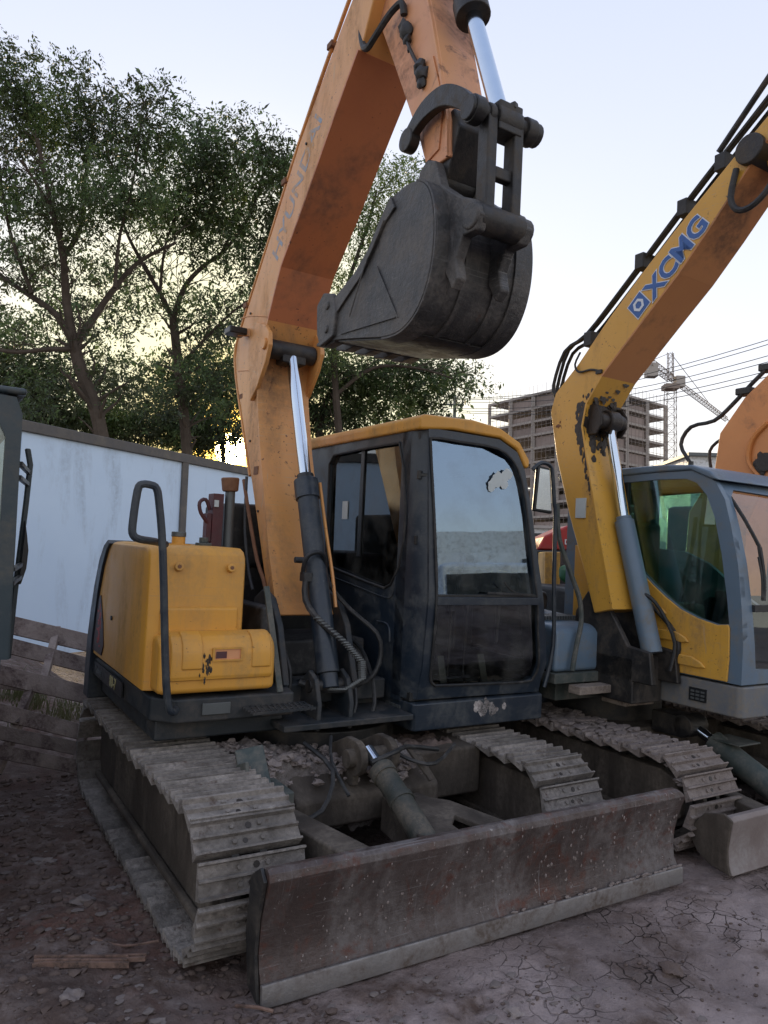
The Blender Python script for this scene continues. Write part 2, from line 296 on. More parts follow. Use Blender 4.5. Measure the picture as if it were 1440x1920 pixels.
def leafmat(name, c1, c2, tr):
    m = bpy.data.materials.new(name); m.use_nodes = True; n = m.node_tree.nodes; l = m.node_tree.links; n.clear()
    o = n.new('ShaderNodeOutputMaterial'); d = n.new('ShaderNodeBsdfPrincipled'); t = n.new('ShaderNodeBsdfTranslucent')
    d.inputs['Roughness'].default_value = .5
    tc = n.new('ShaderNodeTexCoord'); ns = n.new('ShaderNodeTexNoise'); ns.inputs['Scale'].default_value = .9; ns.inputs['Detail'].default_value = 6; l.new(tc.outputs['Object'], ns.inputs[0])
    rp = n.new('ShaderNodeMapRange'); rp.inputs[1].default_value = .35; rp.inputs[2].default_value = .65; l.new(ns.outputs[0], rp.inputs[0])
    x = n.new('ShaderNodeMix'); x.data_type = 'RGBA'; l.new(rp.outputs[0], x.inputs[0]); x.inputs[6].default_value = (*c1, 1); x.inputs[7].default_value = (*c2, 1)
    l.new(x.outputs[2], d.inputs['Base Color'])
    hs = n.new('ShaderNodeHueSaturation'); hs.inputs['Value'].default_value = tr; l.new(x.outputs[2], hs.inputs['Color']); l.new(hs.outputs[0], t.inputs[0])
    mx = n.new('ShaderNodeMixShader'); mx.inputs[0].default_value = .4; l.new(d.outputs[0], mx.inputs[1]); l.new(t.outputs[0], mx.inputs[2]); l.new(mx.outputs[0], o.inputs[0])
    return m
M['leaf'] = leafmat('tree_leaves', (.035, .045, .025), (.07, .09, .032), 1.2)
M['leaf2'] = leafmat('light_tree_leaves', (.07, .11, .045), (.10, .15, .05), 1.7)
M['leaf3'] = leafmat('yellow_green_tree_leaves', (.11, .15, .045), (.15, .19, .06), 1.9)
M['grass'] = leafmat('dry_grass', (.14, .13, .06), (.08, .10, .04), 1.3)

# ------------------------------------------------------------------ ground
def vnoise(x, y, seed=0):
    xi = np.floor(x).astype(int); yi = np.floor(y).astype(int); fx = x-xi; fy = y-yi
    fx = fx*fx*(3-2*fx); fy = fy*fy*(3-2*fy)
    def h(a, b):
        q = (a*374761393 + b*668265263 + seed*974634777) & 0xffffffff
        q = ((q ^ (q >> 13))*1274126177) & 0xffffffff
        return ((q ^ (q >> 16)) & 0xffff)/65535.
    return (h(xi, yi)*(1-fx)+h(xi+1, yi)*fx)*(1-fy)+(h(xi, yi+1)*(1-fx)+h(xi+1, yi+1)*fx)*fy
def fbm(x, y, o=5, seed=0):
    a = 0; w = .5; f = 1.
    for k in range(o): a = a + w*(vnoise(x*f, y*f, seed+k)-.5); w *= .55; f *= 2.03
    return a
def sstep(a, b, t):
    t = np.clip((t-a)/(b-a), 0, 1); return t*t*(3-2*t)
def gh(x, y):                                   # ground height over the yard plane, in main-machine coordinates
    x = np.asarray(x, float); y = np.asarray(y, float)
    near = np.exp(-((x-.5)**2+(y+1.5)**2)/60)
    h = (fbm(x*1.1, y*1.1, 4, 1)*.05 + fbm(x*4, y*4, 4, 9)*.035 + np.abs(fbm(x*11, y*11, 3, 21))*.035)*near
    left = sstep(-1.15, -1.6, x)*sstep(1.5, -2.2, y)
    h = h + left*(np.abs(fbm(x*3, y*3, 5, 33))*.16 + np.abs(fbm(x*13, y*13, 3, 44))*.05)
    h = h - .03*near
    # dirt bank up to the hoarding, behind the pallets
    h = h + .42*sstep(.9, 2.6, y)*sstep(-.6, -1.6, x)
    h = h + sstep(.3, -1.2, x)*sstep(-1.9, -2.4, y)*(np.abs(fbm(x*5, y*5, 4, 55))*.16+np.abs(fbm(x*16, y*16, 3, 56))*.05+.01) - .03*np.exp(-((x-.55+.25*(y+2.6))/.10)**2)*sstep(-2.2, -2.4, y)
    far = sstep(9, 20, np.hypot(x, y-1)); h = h*(1-far) - far*np.tan(SLOPE)*y*.98
    return h
def ground():
    def axis(lo, hi, a, b, fine):
        out = list(np.arange(a, b, fine)); s = fine; p = a
        L = []
        while p > lo: s *= 1.16; p -= s; L.append(p)
        s = fine; p = out[-1]; Rr = []
        while p < hi: s *= 1.16; p += s; Rr.append(p)
        return np.array(L[::-1]+out+Rr)
    xs = axis(-700, 700, -2.6, 3.2, .022); ys = axis(-30, 900, -3.6, 1.6, .022)
    X, Y = np.meshgrid(xs, ys); Z = gh(X, Y); nx, ny = len(xs), len(ys)
    co = np.stack([X, Y, Z], -1).reshape(-1, 3)
    i = np.arange(ny-1)[:, None]*nx+np.arange(nx-1)[None]; i = i.reshape(-1)
    fc = np.stack([i, i+1, i+1+nx, i+nx], -1)
    me = bpy.data.meshes.new('ground'); me.vertices.add(len(co)); me.vertices.foreach_set('co', co.ravel())
    me.loops.add(fc.size); me.loops.foreach_set('vertex_index', fc.ravel()); me.polygons.add(len(fc))
    me.polygons.foreach_set('loop_start', np.arange(len(fc))*4); me.polygons.foreach_set('loop_total', np.full(len(fc), 4)); me.polygons.foreach_set('use_smooth', np.ones(len(fc), bool))
    me.update()
    m = bpy.data.materials.new('yard_mud'); m.use_nodes = True; nt = m.node_tree; n = nt.nodes; l = nt.links; b = n['Principled BSDF']
    tc = n.new('ShaderNodeTexCoord'); V = tc.outputs['Object']
    def noise(s, d=8, w=0):
        t = n.new('ShaderNodeTexNoise'); t.inputs['Scale'].default_value = s; t.inputs['Detail'].default_value = d; t.inputs['Roughness'].default_value = .65; t.inputs['Distortion'].default_value = w; l.new(V, t.inputs['Vector']); return t.outputs['Fac']
    def mr(f, a, c, lo=0, hi=1):
        r = n.new('ShaderNodeMapRange'); r.inputs[1].default_value = a; r.inputs[2].default_value = c; r.inputs[3].default_value = lo; r.inputs[4].default_value = hi; l.new(f, r.inputs[0]); return r.outputs[0]
    def mix(f, a, c, bt='MIX'):
        x = n.new('ShaderNodeMix'); x.data_type = 'RGBA'; x.blend_type = bt; l.new(f, x.inputs[0])
        for k, q in ((6, a), (7, c)):
            if isinstance(q, tuple): x.inputs[k].default_value = (*q, 1)
            else: l.new(q, x.inputs[k])
        return x.outputs[2]
    def mul(a, c):
        x = n.new('ShaderNodeMath'); x.operation = 'MULTIPLY'; l.new(a, x.inputs[0])
        if isinstance(c, float): x.inputs[1].default_value = c
        else: l.new(c, x.inputs[1])
        return x.outputs[0]
    sep = n.new('ShaderNodeSeparateXYZ'); l.new(V, sep.inputs[0])
    col = mix(mr(noise(1.3), .35, .65), (.10, .066, .052), (.165, .118, .098))
    col = mix(mr(noise(9), .45, .75), col, (.30, .245, .22))
    # paler patches to the front right, dried pale clay along the near edge
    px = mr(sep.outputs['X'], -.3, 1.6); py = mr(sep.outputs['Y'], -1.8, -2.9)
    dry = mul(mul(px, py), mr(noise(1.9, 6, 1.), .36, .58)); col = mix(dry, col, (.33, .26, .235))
    near = mul(mr(sep.outputs['Y'], -1.8, -2.4), mr(noise(2.6, 6), .38, .56)); col = mix(near, col, (.36, .29, .27))
    red = mul(mr(sep.outputs['X'], -1.0, -1.5), mr(noise(2.0, 5), .5, .7)); col = mix(red, col, (.17, .08, .058))
    wet = mr(noise(.9, 4, .6), .48, .6); col = mix(mul(wet, .5), col, (.06, .042, .036))
    vo = n.new('ShaderNodeTexVoronoi'); vo.feature = 'DISTANCE_TO_EDGE'; vo.inputs['Scale'].default_value = 11
    wv = n.new('ShaderNodeTexNoise'); wv.inputs['Scale'].default_value = 7; l.new(V, wv.inputs[0]); wa = n.new('ShaderNodeVectorMath'); wa.operation = 'MULTIPLY_ADD'; l.new(wv.outputs['Color'], wa.inputs[0]); wa.inputs[1].default_value = (.12, .12, .12); l.new(V, wa.inputs[2]); l.new(wa.outputs[0], vo.inputs['Vector'])
    crack = mul(mr(vo.outputs['Distance'], .0, .03, 1, 0), mul(mr(sep.outputs['X'], -.5, .4), mr(noise(2.3, 3), .44, .6)))
    col = mix(crack, col, (.035, .026, .024))
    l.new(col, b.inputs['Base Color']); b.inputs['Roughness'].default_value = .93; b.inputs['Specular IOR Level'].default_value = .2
    hs = n.new('ShaderNodeMath'); hs.operation = 'SUBTRACT'; l.new(noise(28, 12), hs.inputs[0]); l.new(crack, hs.inputs[1])
    bp = n.new('ShaderNodeBump'); bp.inputs['Strength'].default_value = 1; bp.inputs['Distance'].default_value = .022; l.new(hs.outputs[0], bp.inputs['Height']); l.new(bp.outputs[0], b.inputs['Normal'])
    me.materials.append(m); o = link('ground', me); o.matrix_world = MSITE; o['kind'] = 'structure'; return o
ground()

# ------------------------------------------------------------------ tracks
def shoe_mesh(name, w, mat, holes=True):
    mb = MB(); P = [(-.064, -.032), (-.064, .022), (-.056, .022), (-.050, .004), (-.008, .004), (-.004, .020), (.004, .020), (.008, .004), (.048, .004), (.054, .022), (.062, .022), (.062, -.002), (.046, -.004)]
    mb.prism([(-w/2, a, b) for a, b in P], (w, 0, 0))
    if holes:
        for bx in (-.055, .055):
            for by in (-.03, .028): mb.cyl((bx, by, .0), (bx, by, .013), .011, .009, 6)
    nf0 = len(mb.f)
    if holes:
        mb.cyl((-.012, -.030, .0035), (-.012, -.030, .0062), .010, n=8); mb.cyl((.012, .026, .0035), (.012, .026, .0062), .013, n=8)
        me = mb.mesh(name, mat, 30); me.materials.append(M['grime'])
        for p in me.polygons:
            if p.index >= nf0: p.material_index = 1
        return me
    return mb.mesh(name, mat, 30)
def track_path(yf, yr, r, sag, z0, taper=.0):
    pts = []; zc = z0+r; c1 = yf+r; c2 = yr-r*.95
    N = 200
    for k in range(N+1): pts.append((c1+(c2-c1)*k/N, z0))                          # bottom, front to rear
    for k in range(1, 60): a = -math.pi/2+math.pi*k/60; pts.append((c2+r*.95*math.cos(a), zc+r*math.sin(a)+(taper*k/60)))
    for k in range(N+1): t = k/N; pts.append((c2+(c1-c2)*t, zc+r+taper*(1-t)-sag*math.sin(math.pi*t)))
    for k in range(1, 60): a = math.pi/2+math.pi*k/60; pts.append((c1+r*math.cos(a), zc+r*math.sin(a)))
    return pts
def make_track(root, x0, x1, yf, yr, r, z0, sag, mat, fmat, taper=0., mud=False, jit=.004, frame_in=None):
    pts = track_path(yf, yr, r, sag, z0, taper); P = np.array(pts); d = np.hypot(*(np.roll(P, -1, 0)-P).T); L = d.sum(); cum = np.concatenate([[0], np.cumsum(d)])
    n = round(L/.137); me = shoe_mesh('track_shoe', x1-x0, mat)
    xc = (x0+x1)/2; first = None
    for k in range(n):
        s = (k+.35)*L/n; i = min(np.searchsorted(cum, s)-1, len(P)-1); i = max(i, 0); p = P[i]; q = P[(i+2) % len(P)]; t = (q-p)/np.hypot(*(q-p))
        o = link('track_shoe', me, root)
        ang = math.atan2(t[1], t[0])
        # local y along travel (t), local z outward normal
        nrm = (t[1], -t[0])
        mat4 = Matrix(((1, 0, 0, xc+random.uniform(-jit, jit)), (0, -t[0], nrm[0], p[0]), (0, -t[1], nrm[1], p[1]), (0, 0, 0, 1)))
        mat4 = mat4 @ Matrix(((-1, 0, 0, 0), (0, 1, 0, 0), (0, 0, 1, 0), (0, 0, 0, 1))) if False else mat4
        o.matrix_basis = mat4 @ Matrix.Rotation(random.uniform(-.035, .035), 4, 'X') @ Matrix.Rotation(random.uniform(-.006, .006), 4, 'Z')
    # link chain: two rails of links just inside the shoes
    mb = MB()
    for sx in (-.055, .055):
        for k in range(n):
            s = (k+.85)*L/n % L; i = max(min(np.searchsorted(cum, s)-1, len(P)-1), 0); p = P[i]; q = P[(i+2) % len(P)]; t = (q-p)/np.hypot(*(q-p)); nr = np.array((t[1], -t[0]))
            c = p - nr*.045; a = c-t*.062; b = c+t*.062
            mb.bar((xc+sx, a[0], a[1]), (xc+sx, b[0], b[1]), .028, .06, (0, nr[0], nr[1]))
            if sx > 0: mb.cyl((xc-.07, a[0], a[1]), (xc+.07, a[0], a[1]), .016, n=6)
    mb.build('track_chain', M['iron'], root, kind='stuff')
    zc = z0+r
    MB().cyl((xc-.07, yf+r, zc), (xc+.07, yf+r, zc), r-.085, n=28).build('idler_wheel', M['iron'], root, bevel=.01)
    MB().cyl((xc-.05, yr-r*.95, zc), (xc+.05, yr-r*.95, zc), r-.075, n=26).build('sprocket', M['iron'], root, bevel=.01)
    for k in range(4):
        y = yf+r+.2+(yr-yf-2*r-.4)*k/3
        MB().cyl((xc-.1, y, z0+.115), (xc+.1, y, z0+.115), .06, n=14).build('track_roller', M['iron'], root)
    # side frame
    fr = MB(); zt = zc+r*.62; zb = z0+.10; a = yf+r*.55; b = yr-r*.7
    poly = [(a, zc+.02), (a+.04, zt-.03), (a+.14, zt), (b-.1, zt+taper*.8), (b, zt-.06), (b, zc-.05), (b-.08, zb), (a+.1, zb), (a, zc-.08)]
    fo = x0+.10
    fr.yz(poly, fo, x1-.09)
    fr.yz([(a+.06, zb-.0), (b-.06, zb), (b-.06, zb+.035), (a+.06, zb+.035)], fo-.035, fo-.002)
    f = fr.build('track_frame', fmat, root, bevel=.012)
    return f

# ------------------------------------------------------------------ text
def text(s, size, mat, right, normal, at, parent, name='lettering', ex=.0015, bold=0., shear=0., sx=1.):
    cu = bpy.data.curves.new('txt', 'FONT'); cu.body = s; cu.size = size; cu.extrude = ex; cu.offset = bold; cu.shear = shear; cu.resolution_u = 3
    ob = bpy.data.objects.new('txt', cu); COL.objects.link(ob); dg = bpy.context.evaluated_depsgraph_get()
    me = bpy.data.meshes.new_from_object(ob.evaluated_get(dg)); bpy.data.objects.remove(ob); me.name = name
    me.materials.clear(); me.materials.append(mat)
    r = Vector(right).normalized(); nn = Vector(normal).normalized(); u = nn.cross(r)
    o = link(name, me, parent); at = Vector(at)
    o.matrix_basis = Matrix(((r.x*sx, u.x, nn.x, at.x), (r.y*sx, u.y, nn.y, at.y), (r.z*sx, u.z, nn.z, at.z), (0, 0, 0, 1)))
    return o
def blob(mb, c, r, seed=0, n=2, sq=(1, 1, 1), amp=.35):
    bm = bmesh.new(); bmesh.ops.create_icosphere(bm, subdivisions=n, radius=1)
    rr = random.Random(seed); ph = [rr.uniform(0, 6) for _ in range(6)]
    vs = []
    for v in bm.verts:
        p = v.co; k = 1+amp*(math.sin(p.x*3+ph[0])*math.sin(p.y*3.4+ph[1])+.6*math.sin(p.z*5+ph[2]+p.x*4)+.3*rr.uniform(-1, 1))*.6
        vs.append((c[0]+p.x*r*k*sq[0], c[1]+p.y*r*k*sq[1], c[2]+p.z*r*k*sq[2]))
    bm.verts.ensure_lookup_table(); mb.add(vs, [tuple(v.index for v in f.verts) for f in bm.faces]); bm.free(); return mb

def smooth2(P, k=4):
    out = []
    for i in range(len(P)-1):
        p0 = Vector(P[max(i-1, 0)]); p1 = Vector(P[i]); p2 = Vector(P[i+1]); p3 = Vector(P[min(i+2, len(P)-1)])
        for j in range(k):
            t = j/k; q = .5*((2*p1)+(p2-p0)*t+(2*p0-5*p1+4*p2-p3)*t*t+(p3-3*p2+3*p1-p0)*t**3); out.append((q.x, q.y))
    return out+[P[-1]]
# ------------------------------------------------------------------ MAIN EXCAVATOR
ex = thing('excavator', 'nearest yellow and black crawler excavator with raised boom, dark bucket and wide blade', 'excavator', MSITE, 'crawler excavators')
make_track(ex, -1.28, -.865, -1.91, .50, .268, .018, .02, M['track'], M['frame'])
make_track(ex, .57, .98, -1.70, .62, .25, -.03, .02, M['track'], M['frame'], taper=.05)
# car body, swing ring, mud
cb = MB(); cb.box(-.95, .62, -1.12, .2, .20, .47); cb.yz([(-1.12, .2), (-1.3, .22), (-1.3, .36), (-1.12, .47)], -.62, .2)
cb.build('car_body', M['frame'], ex, bevel=.02)
MB().cyl((-.15, -.45, .47), (-.15, -.45, .575), .50, n=40).build('swing_ring', M['iron'], ex, bevel=.01)
mud = MB()
for k in range(260):
    x = random.uniform(-.86, .1); y = -1.28+.45*random.random(); blob(mud, (x, y, .50-(max(0, -1.15-y))*.7+.04*(x < -.6)), .006+.022*random.random()**2, k, 2, (1.3, 1, .7), .8)
mud.build('caked_mud', M['clod'], ex, kind='stuff')
# blade
prof = [(-2.055, .452), (-2.085, .458), (-2.105, .445), (-2.112, .42), (-2.10, .38), (-2.075, .31), (-2.058, .24), (-2.052, .17), (-2.06, .11), (-2.085, .065), (-2.09, .012), (-2.065, .012), (-2.03, .09), (-2.022, .17), (-2.028, .25), (-2.045, .33), (-2.066, .40)]
bl = MB()
def loftx(mb, prof, xs):                        # xs: list of (x, z scale near ends)
    n = len(prof); vs = []
    for x, zs in xs: vs += [(x, y+(1-zs)*.03, min(z, .458*zs)) for y, z in prof]
    fs = [tuple(range(n)), tuple(range(n*(len(xs)-1), n*len(xs)))]
    for i in range(len(xs)-1):
        for k in range(n): fs.append((i*n+k, i*n+(k+1) % n, (i+1)*n+(k+1) % n, (i+1)*n+k))
    mb.add(vs, fs)
loftx(bl, prof, [(-1.10, .995), (-1.06, 1), (-.5, .992), (0, 1.0), (.6, .995), (1.03, 1), (1.07, .985), (1.095, .94), (1.102, .88)])
blade = bl.build('dozer_blade', M['blade'], ex, bevel=.004)
ce = MB(); ce.yz([(-2.105, -.005), (-2.088, -.005), (-2.082, .07), (-2.098, .074), (-2.102, .066)], -1.103, 1.112); ce.build('cutting_edge', M['edge'], blade, bevel=.004)
MB().yz([(-2.05, .02), (-2.09, .01), (-2.05, .15), (-2.06, .28), (-2.10, .42), (-2.06, .455), (-1.98, .40), (-1.96, .2), (-2.0, .03)], -1.116, -1.102).build('end_plate', M['iron'], blade, bevel=.003)
chips = MB()
for k in range(150):
    x = random.uniform(-.9, 1.08); z = random.uniform(.08, .43); y = np.interp(z, [.065, .11, .17, .24, .31, .38, .42], [-2.085, -2.06, -2.052, -2.058, -2.075, -2.10, -2.112])
    blob(chips, (x, y-.001, z), random.uniform(.002, .0055)*(1.4 if x > .2 else 1), k, 1, (1, .5, 1.4))
for k in range(60):
    x = -.1+1.2*random.random()**.6; blob(chips, (x, -2.09, .075+random.uniform(-.004, .006)), random.uniform(.004, .010), k, 1, (2, .6, .8))
chips.build('dried_clay_flecks', M['clod'], blade, kind='stuff')
# dirt packed against the car body, clutter, hoses
def mound(x0, x1, y0, y1, f, name='packed_mud', mat='mudpack', st=.012):
    xs = np.arange(x0, x1, st); ys = np.arange(y0, y1, st); X, Y = np.meshgrid(xs, ys); Z = f(X, Y)+fbm(X*14, Y*14, 4, 5)*.09+np.abs(fbm(X*34, Y*34, 3, 6))*.06
    ed = np.minimum(np.minimum(X-x0, x1-X), np.minimum(Y-y0, y1-Y))+fbm(X*9, Y*9, 3, 8)*.05; Z = Z-.16*(1-sstep(-.02, .09, ed))
    nx, ny = len(xs), len(ys); co = np.stack([X, Y, Z], -1).reshape(-1, 3); i = (np.arange(ny-1)[:, None]*nx+np.arange(nx-1)[None]).reshape(-1)
    mb = MB(); mb.v = [tuple(p) for p in co]; mb.f = [tuple(int(q) for q in r) for r in np.stack([i, i+1, i+1+nx, i+nx], -1)]
    return mb.build(name, M[mat], ex, smooth=80)
mound(-.88, .2, -1.24, -.75, lambda X, Y: .485+.05*sstep(-.5, -.75, X)-.20*sstep(-1.12, -1.30, Y))
mound(.05, .56, -1.11, -.7, lambda X, Y: .47-.12*sstep(-1.05, -1.2, Y), mat='soil')
for pts, r in (([(-.1, -1.15, .56), (0, -1.3, .50), (.15, -1.32, .47), (.4, -1.15, .50)], .010), ([(-.5, -1.1, .58), (-.45, -1.32, .50), (-.55, -1.42, .36), (-.72, -1.45, .34)], .011), ([(-.35, -1.1, .6), (-.42, -1.25, .52), (-.40, -1.40, .40)], .009)):
    MB().tube(pts, r, 6).build('hose', M['black'], ex)
MB().bar((.02, -1.22, .56), (.10, -1.36, .40), .035, .012).build('stay_plate', M['frame'], ex, bevel=.003)
# blade arms
def arm_beam(a, b, w, h, nm='blade_arm'):
    mb = MB(); mb.bar(a, b, w, h); return mb
arm_beam((-.79, -1.30, .30), (-.70, -2.03, .33), .13, .20).build('blade_arm', M['frame'], ex, bevel=.012)
br = MB(); br.box(-.88, -.74, -1.52, -1.30, .36, .50); br.bar((-.86, -1.42, .45), (-.84, -1.22, .62), .13, .02, (0, .6, .8)); br.bar((-.90, -1.45, .2), (-.90, -1.30, .58), .02, .12)
br.build('arm_bracket', M['greenst'], ex, bevel=.006)
rp = MB()
rp.xy([(-.19, -1.45), (-.05, -1.40), (.08, -1.55), (.16, -1.9), (.18, -2.04), (.05, -2.04), (-.02, -1.72), (-.10, -1.80), (-.12, -2.04), (-.36, -2.04), (-.30, -1.8), (-.2, -1.6)], .335, .365)
rp.bar((-.12, -1.32, .26), (-.20, -2.03, .24), .09, .17); rp.bar((.0, -1.34, .26), (.12, -2.03, .24), .08, .17)
rp.build('blade_arm', M['frame'], ex, bevel=.008, label='wide right blade arm with triangular cut-out')
lug = MB()
for sx in (-.30, -.12): lug.yz([(-1.02, .36), (-1.28, .40), (-1.30, .62), (-1.20, .62), (-1.02, .54)], sx-.018, sx+.018); lug.cyl((sx-.02, -1.28, .535), (sx+.02, -1.28, .535), .085, n=26)
lug.cyl((-.36, -1.28, .535), (-.07, -1.28, .535), .045); lug.build('cylinder_lug', M['frame'], ex, bevel=.006)
cy = MB(); cy.cyl((-.24, -1.44, .50), (-.27, -2.03, .24), .056, n=22); cy.cyl((-.24, -1.42, .509), (-.242, -1.47, .487), .063, n=22); cy.cyl((-.245, -1.60, .43), (-.247, -1.63, .417), .061, n=22)
c_ = cy.build('blade_cylinder', M['darkcyl'], ex); MB().cyl((-.235, -1.28, .565), (-.24, -1.46, .49), .032, n=18).build('cylinder_rod', M['chrome'], c_)
MB().tube([(-.30, -1.42, .55), (-.15, -1.40, .58), (.02, -1.25, .55), (.25, -1.2, .5)], .012).build('hose', M['black'], ex)

# upper frame ------------------------------------------------------
uf = MB()
uf.xy([(-1.24, .62), (-1.22, -.90), (-1.12, -1.0), (-.52, -1.0), (-.48, -.80), (.15, -.80), (.15, .8), (-.6, 1.0)], .70, .815)
uf.box(-1.19, -.53, -.90, .6, .60, .70); uf.box(-.53, .14, -.72, .6, .56, .70)
uf.build('upper_frame', M['deck'], ex, bevel=.012)
dp = MB(); dp.xy([(-.60, -1.07), (.18, -1.06), (.20, -.4), (-.60, -.4)], .63, .662); dp.build('front_deck_plate', M['deck'], ex, bevel=.006)
stp = MB()
for i in range(11): stp.bar((-.78+.029*i, -1.14, .755), (-.76+.029*i, -1.01, .76), .006, .012)
for j in range(5): stp.bar((-.80, -1.15+.033*j, .757), (-.46, -1.13+.033*j, .757), .006, .012)
stp.build('step_grating', M['deck'], ex, kind='stuff')
lp = MB(); lp.box(-1.0, -.86, -1.012, -1.0, .735, .79); lp.build('tool_recess', M['greypipe'], ex, bevel=.003)
# model plate with lettering on the side skirt
pl = MB(); pl.box(-1.244, -1.236, -.42, .36, .715, .795); pl.build('model_plate', M['blackp'], ex)
text('80-7', .085, M['gold'], (0, -1, 0), (-1, 0, 0), (-1.247, -.14, .73), ex, 'model_lettering', bold=.001)
text('Robex', .065, M['greypipe'], (0, -1, 0), (-1, 0, 0), (-1.247, .26, .735), ex, 'model_lettering')
# yellow tool box and tank cover
zt = 1.53
side = [(-.87, .835), (-.87, 1.45), (-.862, 1.49), (-.84, 1.515), (-.80, zt), (-.02, zt), (.12, 1.50), (.25, 1.40), (.38, 1.2), (.46, .98), (.50, .835)]
tb = MB(); nn = len(side)
loops = [(-1.235, .0), (-1.25, .0), (-1.24, -.0)]
def sect(x, s, dy=0): 
    cy_, cz_ = -.2, 1.15
    return [(x, cy_+(y-cy_)*s+dy, cz_+(z-cz_)*s if z > .9 else z) for y, z in side]
S_ = [sect(-1.215, .93), sect(-1.245, .965), sect(-1.25, .985), sect(-1.225, .997), sect(-1.19, 1.0), sect(-.80, 1.0), sect(-.775, .995), sect(-.765, .98)]
S_ = S_[2:] if False else [sect(-1.25, .955), sect(-1.243, .975), sect(-1.225, .99), sect(-1.195, 1.0), sect(-.80, 1.0), sect(-.775, .993), sect(-.765, .975)]
vs = sum(S_, []); fs = [tuple(range(nn)), tuple(range(nn*(len(S_)-1), nn*len(S_)))]
for i in range(len(S_)-1):
    for k in range(nn): fs.append((i*nn+k, i*nn+(k+1) % nn, (i+1)*nn+(k+1) % nn, (i+1)*nn+k))
tb.add(vs, fs); box = tb.build('tank_cover', M['yellow'], ex, bevel=.012, smooth=50)
sm = MB(); sm.tube([(-1.186, -.871, 1.2), (-1.186, -.871, 1.40), (-1.186, -.86, 1.49), (-1.186, -.80, 1.532), (-1.186, -.70, 1.532), (-1.186, -.4, 1.532)], .004, 5); sm.build('panel_seam', M['blackp'], box)
seat = MB()
ps = [(-.80, .835), (-1.0, .835), (-1.0, 1.0), (-.992, 1.05), (-.965, 1.09), (-.92, 1.105), (-.80, 1.105)]
seat.yz(ps, -1.215, -.63); bs = seat.build('tool_box', M['yellow'], ex, bevel=.028)
ld = MB(); ld.yz([(-.90, .90), (-1.01, .90), (-1.022, .915), (-1.022, 1.02), (-1.01, 1.07), (-.98, 1.105), (-.93, 1.122), (-.88, 1.122)], -1.165, -.655); lid = ld.build('tool_box_lid', M['yellow'], bs, bevel=.014)
MB().box(-1.19, -.80, -.893, -.86, 1.10, 1.235).build('back_panel', M['yellow'], bs, bevel=.022)
for x0 in (-1.115, -.77): MB().yz([(-.99, .95), (-1.030, .955), (-1.030, 1.02), (-1.018, 1.075), (-.985, 1.112), (-.935, 1.13), (-.93, 1.10)], x0, x0+.10).build('lid_rib', M['yellow'], lid, bevel=.008)
hd = MB(); hd.box(-.965, -.825, -1.0235, -1.015, .995, 1.05); hd.build('handle_recess', M['arm'], lid)
hb = MB(); hb.box(-.952, -.90, -1.027, -1.02, 1.004, 1.036); hb.build('handle_slot', M['maroon'], lid)
fl = MB(); fl.ring([(-.97, -1.022, .99), (-.82, -1.022, .99), (-.82, -1.022, 1.055), (-.97, -1.022, 1.055)], [(-.96, -1.022, .998), (-.83, -1.022, .998), (-.83, -1.022, 1.047), (-.96, -1.022, 1.047)], (0, -.008, 0)); fl.build('handle_frame', M['yellow'], lid)
ch = MB()
for k in range(34): blob(ch, (-.995+random.gauss(0, .014), -1.0232, .965+random.gauss(0, .024)), random.uniform(.002, .008), k, 2, (.7, .12, 1.8), .8)
ch.build('chipped_paint', M['grime'], lid, kind='stuff')
for x in (-1.115, -.85):
    MB().cyl((x, -.895, 1.452-.02), (x, -.862, 1.445-.02), .021, n=18).build('bolt_cover', M['yellow'], box, bevel=.004)
    MB().cyl((x, -.900, 1.432), (x, -.88, 1.43), .010, n=6).build('bolt', M['rustpipe'], box)
MB().cyl((-1.24, -.12, 1.10), (-1.258, -.12, 1.10), .013, n=14).build('side_lock', M['blackp'], box)
# rear louvre with fins and dark trim
cv = [(.06, 1.535), (.16, 1.50), (.27, 1.41), (.37, 1.25), (.44, 1.08), (.485, .92), (.50, .75), (.50, .56)]
lv = MB(); inner_ = [(.0, 1.515), (.08, 1.47), (.17, 1.37), (.25, 1.22), (.30, 1.06), (.335, .92), (.35, .75), (.35, .56)]
beam_ = [(y, z) for y, z in cv]; n8 = len(cv); V8 = []
for x in (-1.266, -.84): V8 += [(x, y, z) for y, z in cv]+[(x, y, z) for y, z in inner_]
F8 = [(0, n8, 3*n8, 2*n8), (n8-1, 3*n8-1, 4*n8-1, 2*n8-1)]
for i in range(n8-1): F8 += [(i, i+1, n8+i+1, n8+i), (2*n8+i, 3*n8+i, 3*n8+i+1, 2*n8+i+1), (i, 2*n8+i, 2*n8+i+1, i+1), (n8+i, n8+i+1, 3*n8+i+1, 3*n8+i)]
lv.add(V8, F8); louv = lv.build('louvre_trim', M['cab'], ex, bevel=.008, smooth=40)
for k in range(9):
    t = k/8; y = np.interp(t, [0, .4, 1], [.22, .37, .49]); z = np.interp(t, [0, .4, 1], [1.43, 1.22, .90])
    MB().cyl((-1.24, y+.03, z), (-.85, y+.03, z), .026, n=10).build('louvre_fin', M['blackp'], louv)
dc = MB(); dc.yz([(.34, .86), (.37, .90), (.24, 1.19), (.20, 1.20), (.10, 1.05), (.05, .92), (.09, .86)], -1.256, -1.2495); dc.build('side_decal', M['decal'], box)
dd = MB()
for k in range(12): dd.box(-1.2575, -1.2555, .14+.02*(k % 3)+.03*(k % 2), .165+.03*(k % 3)+.03*(k % 2), .90+.018*k, .912+.018*k)
for k in range(5): blob(dd, (-1.2565, .17+.02*math.sin(k*2), .95+.045*k), .022, k, 1, (.06, .7, 1))
dd.build('decal_print', M['red'], box)
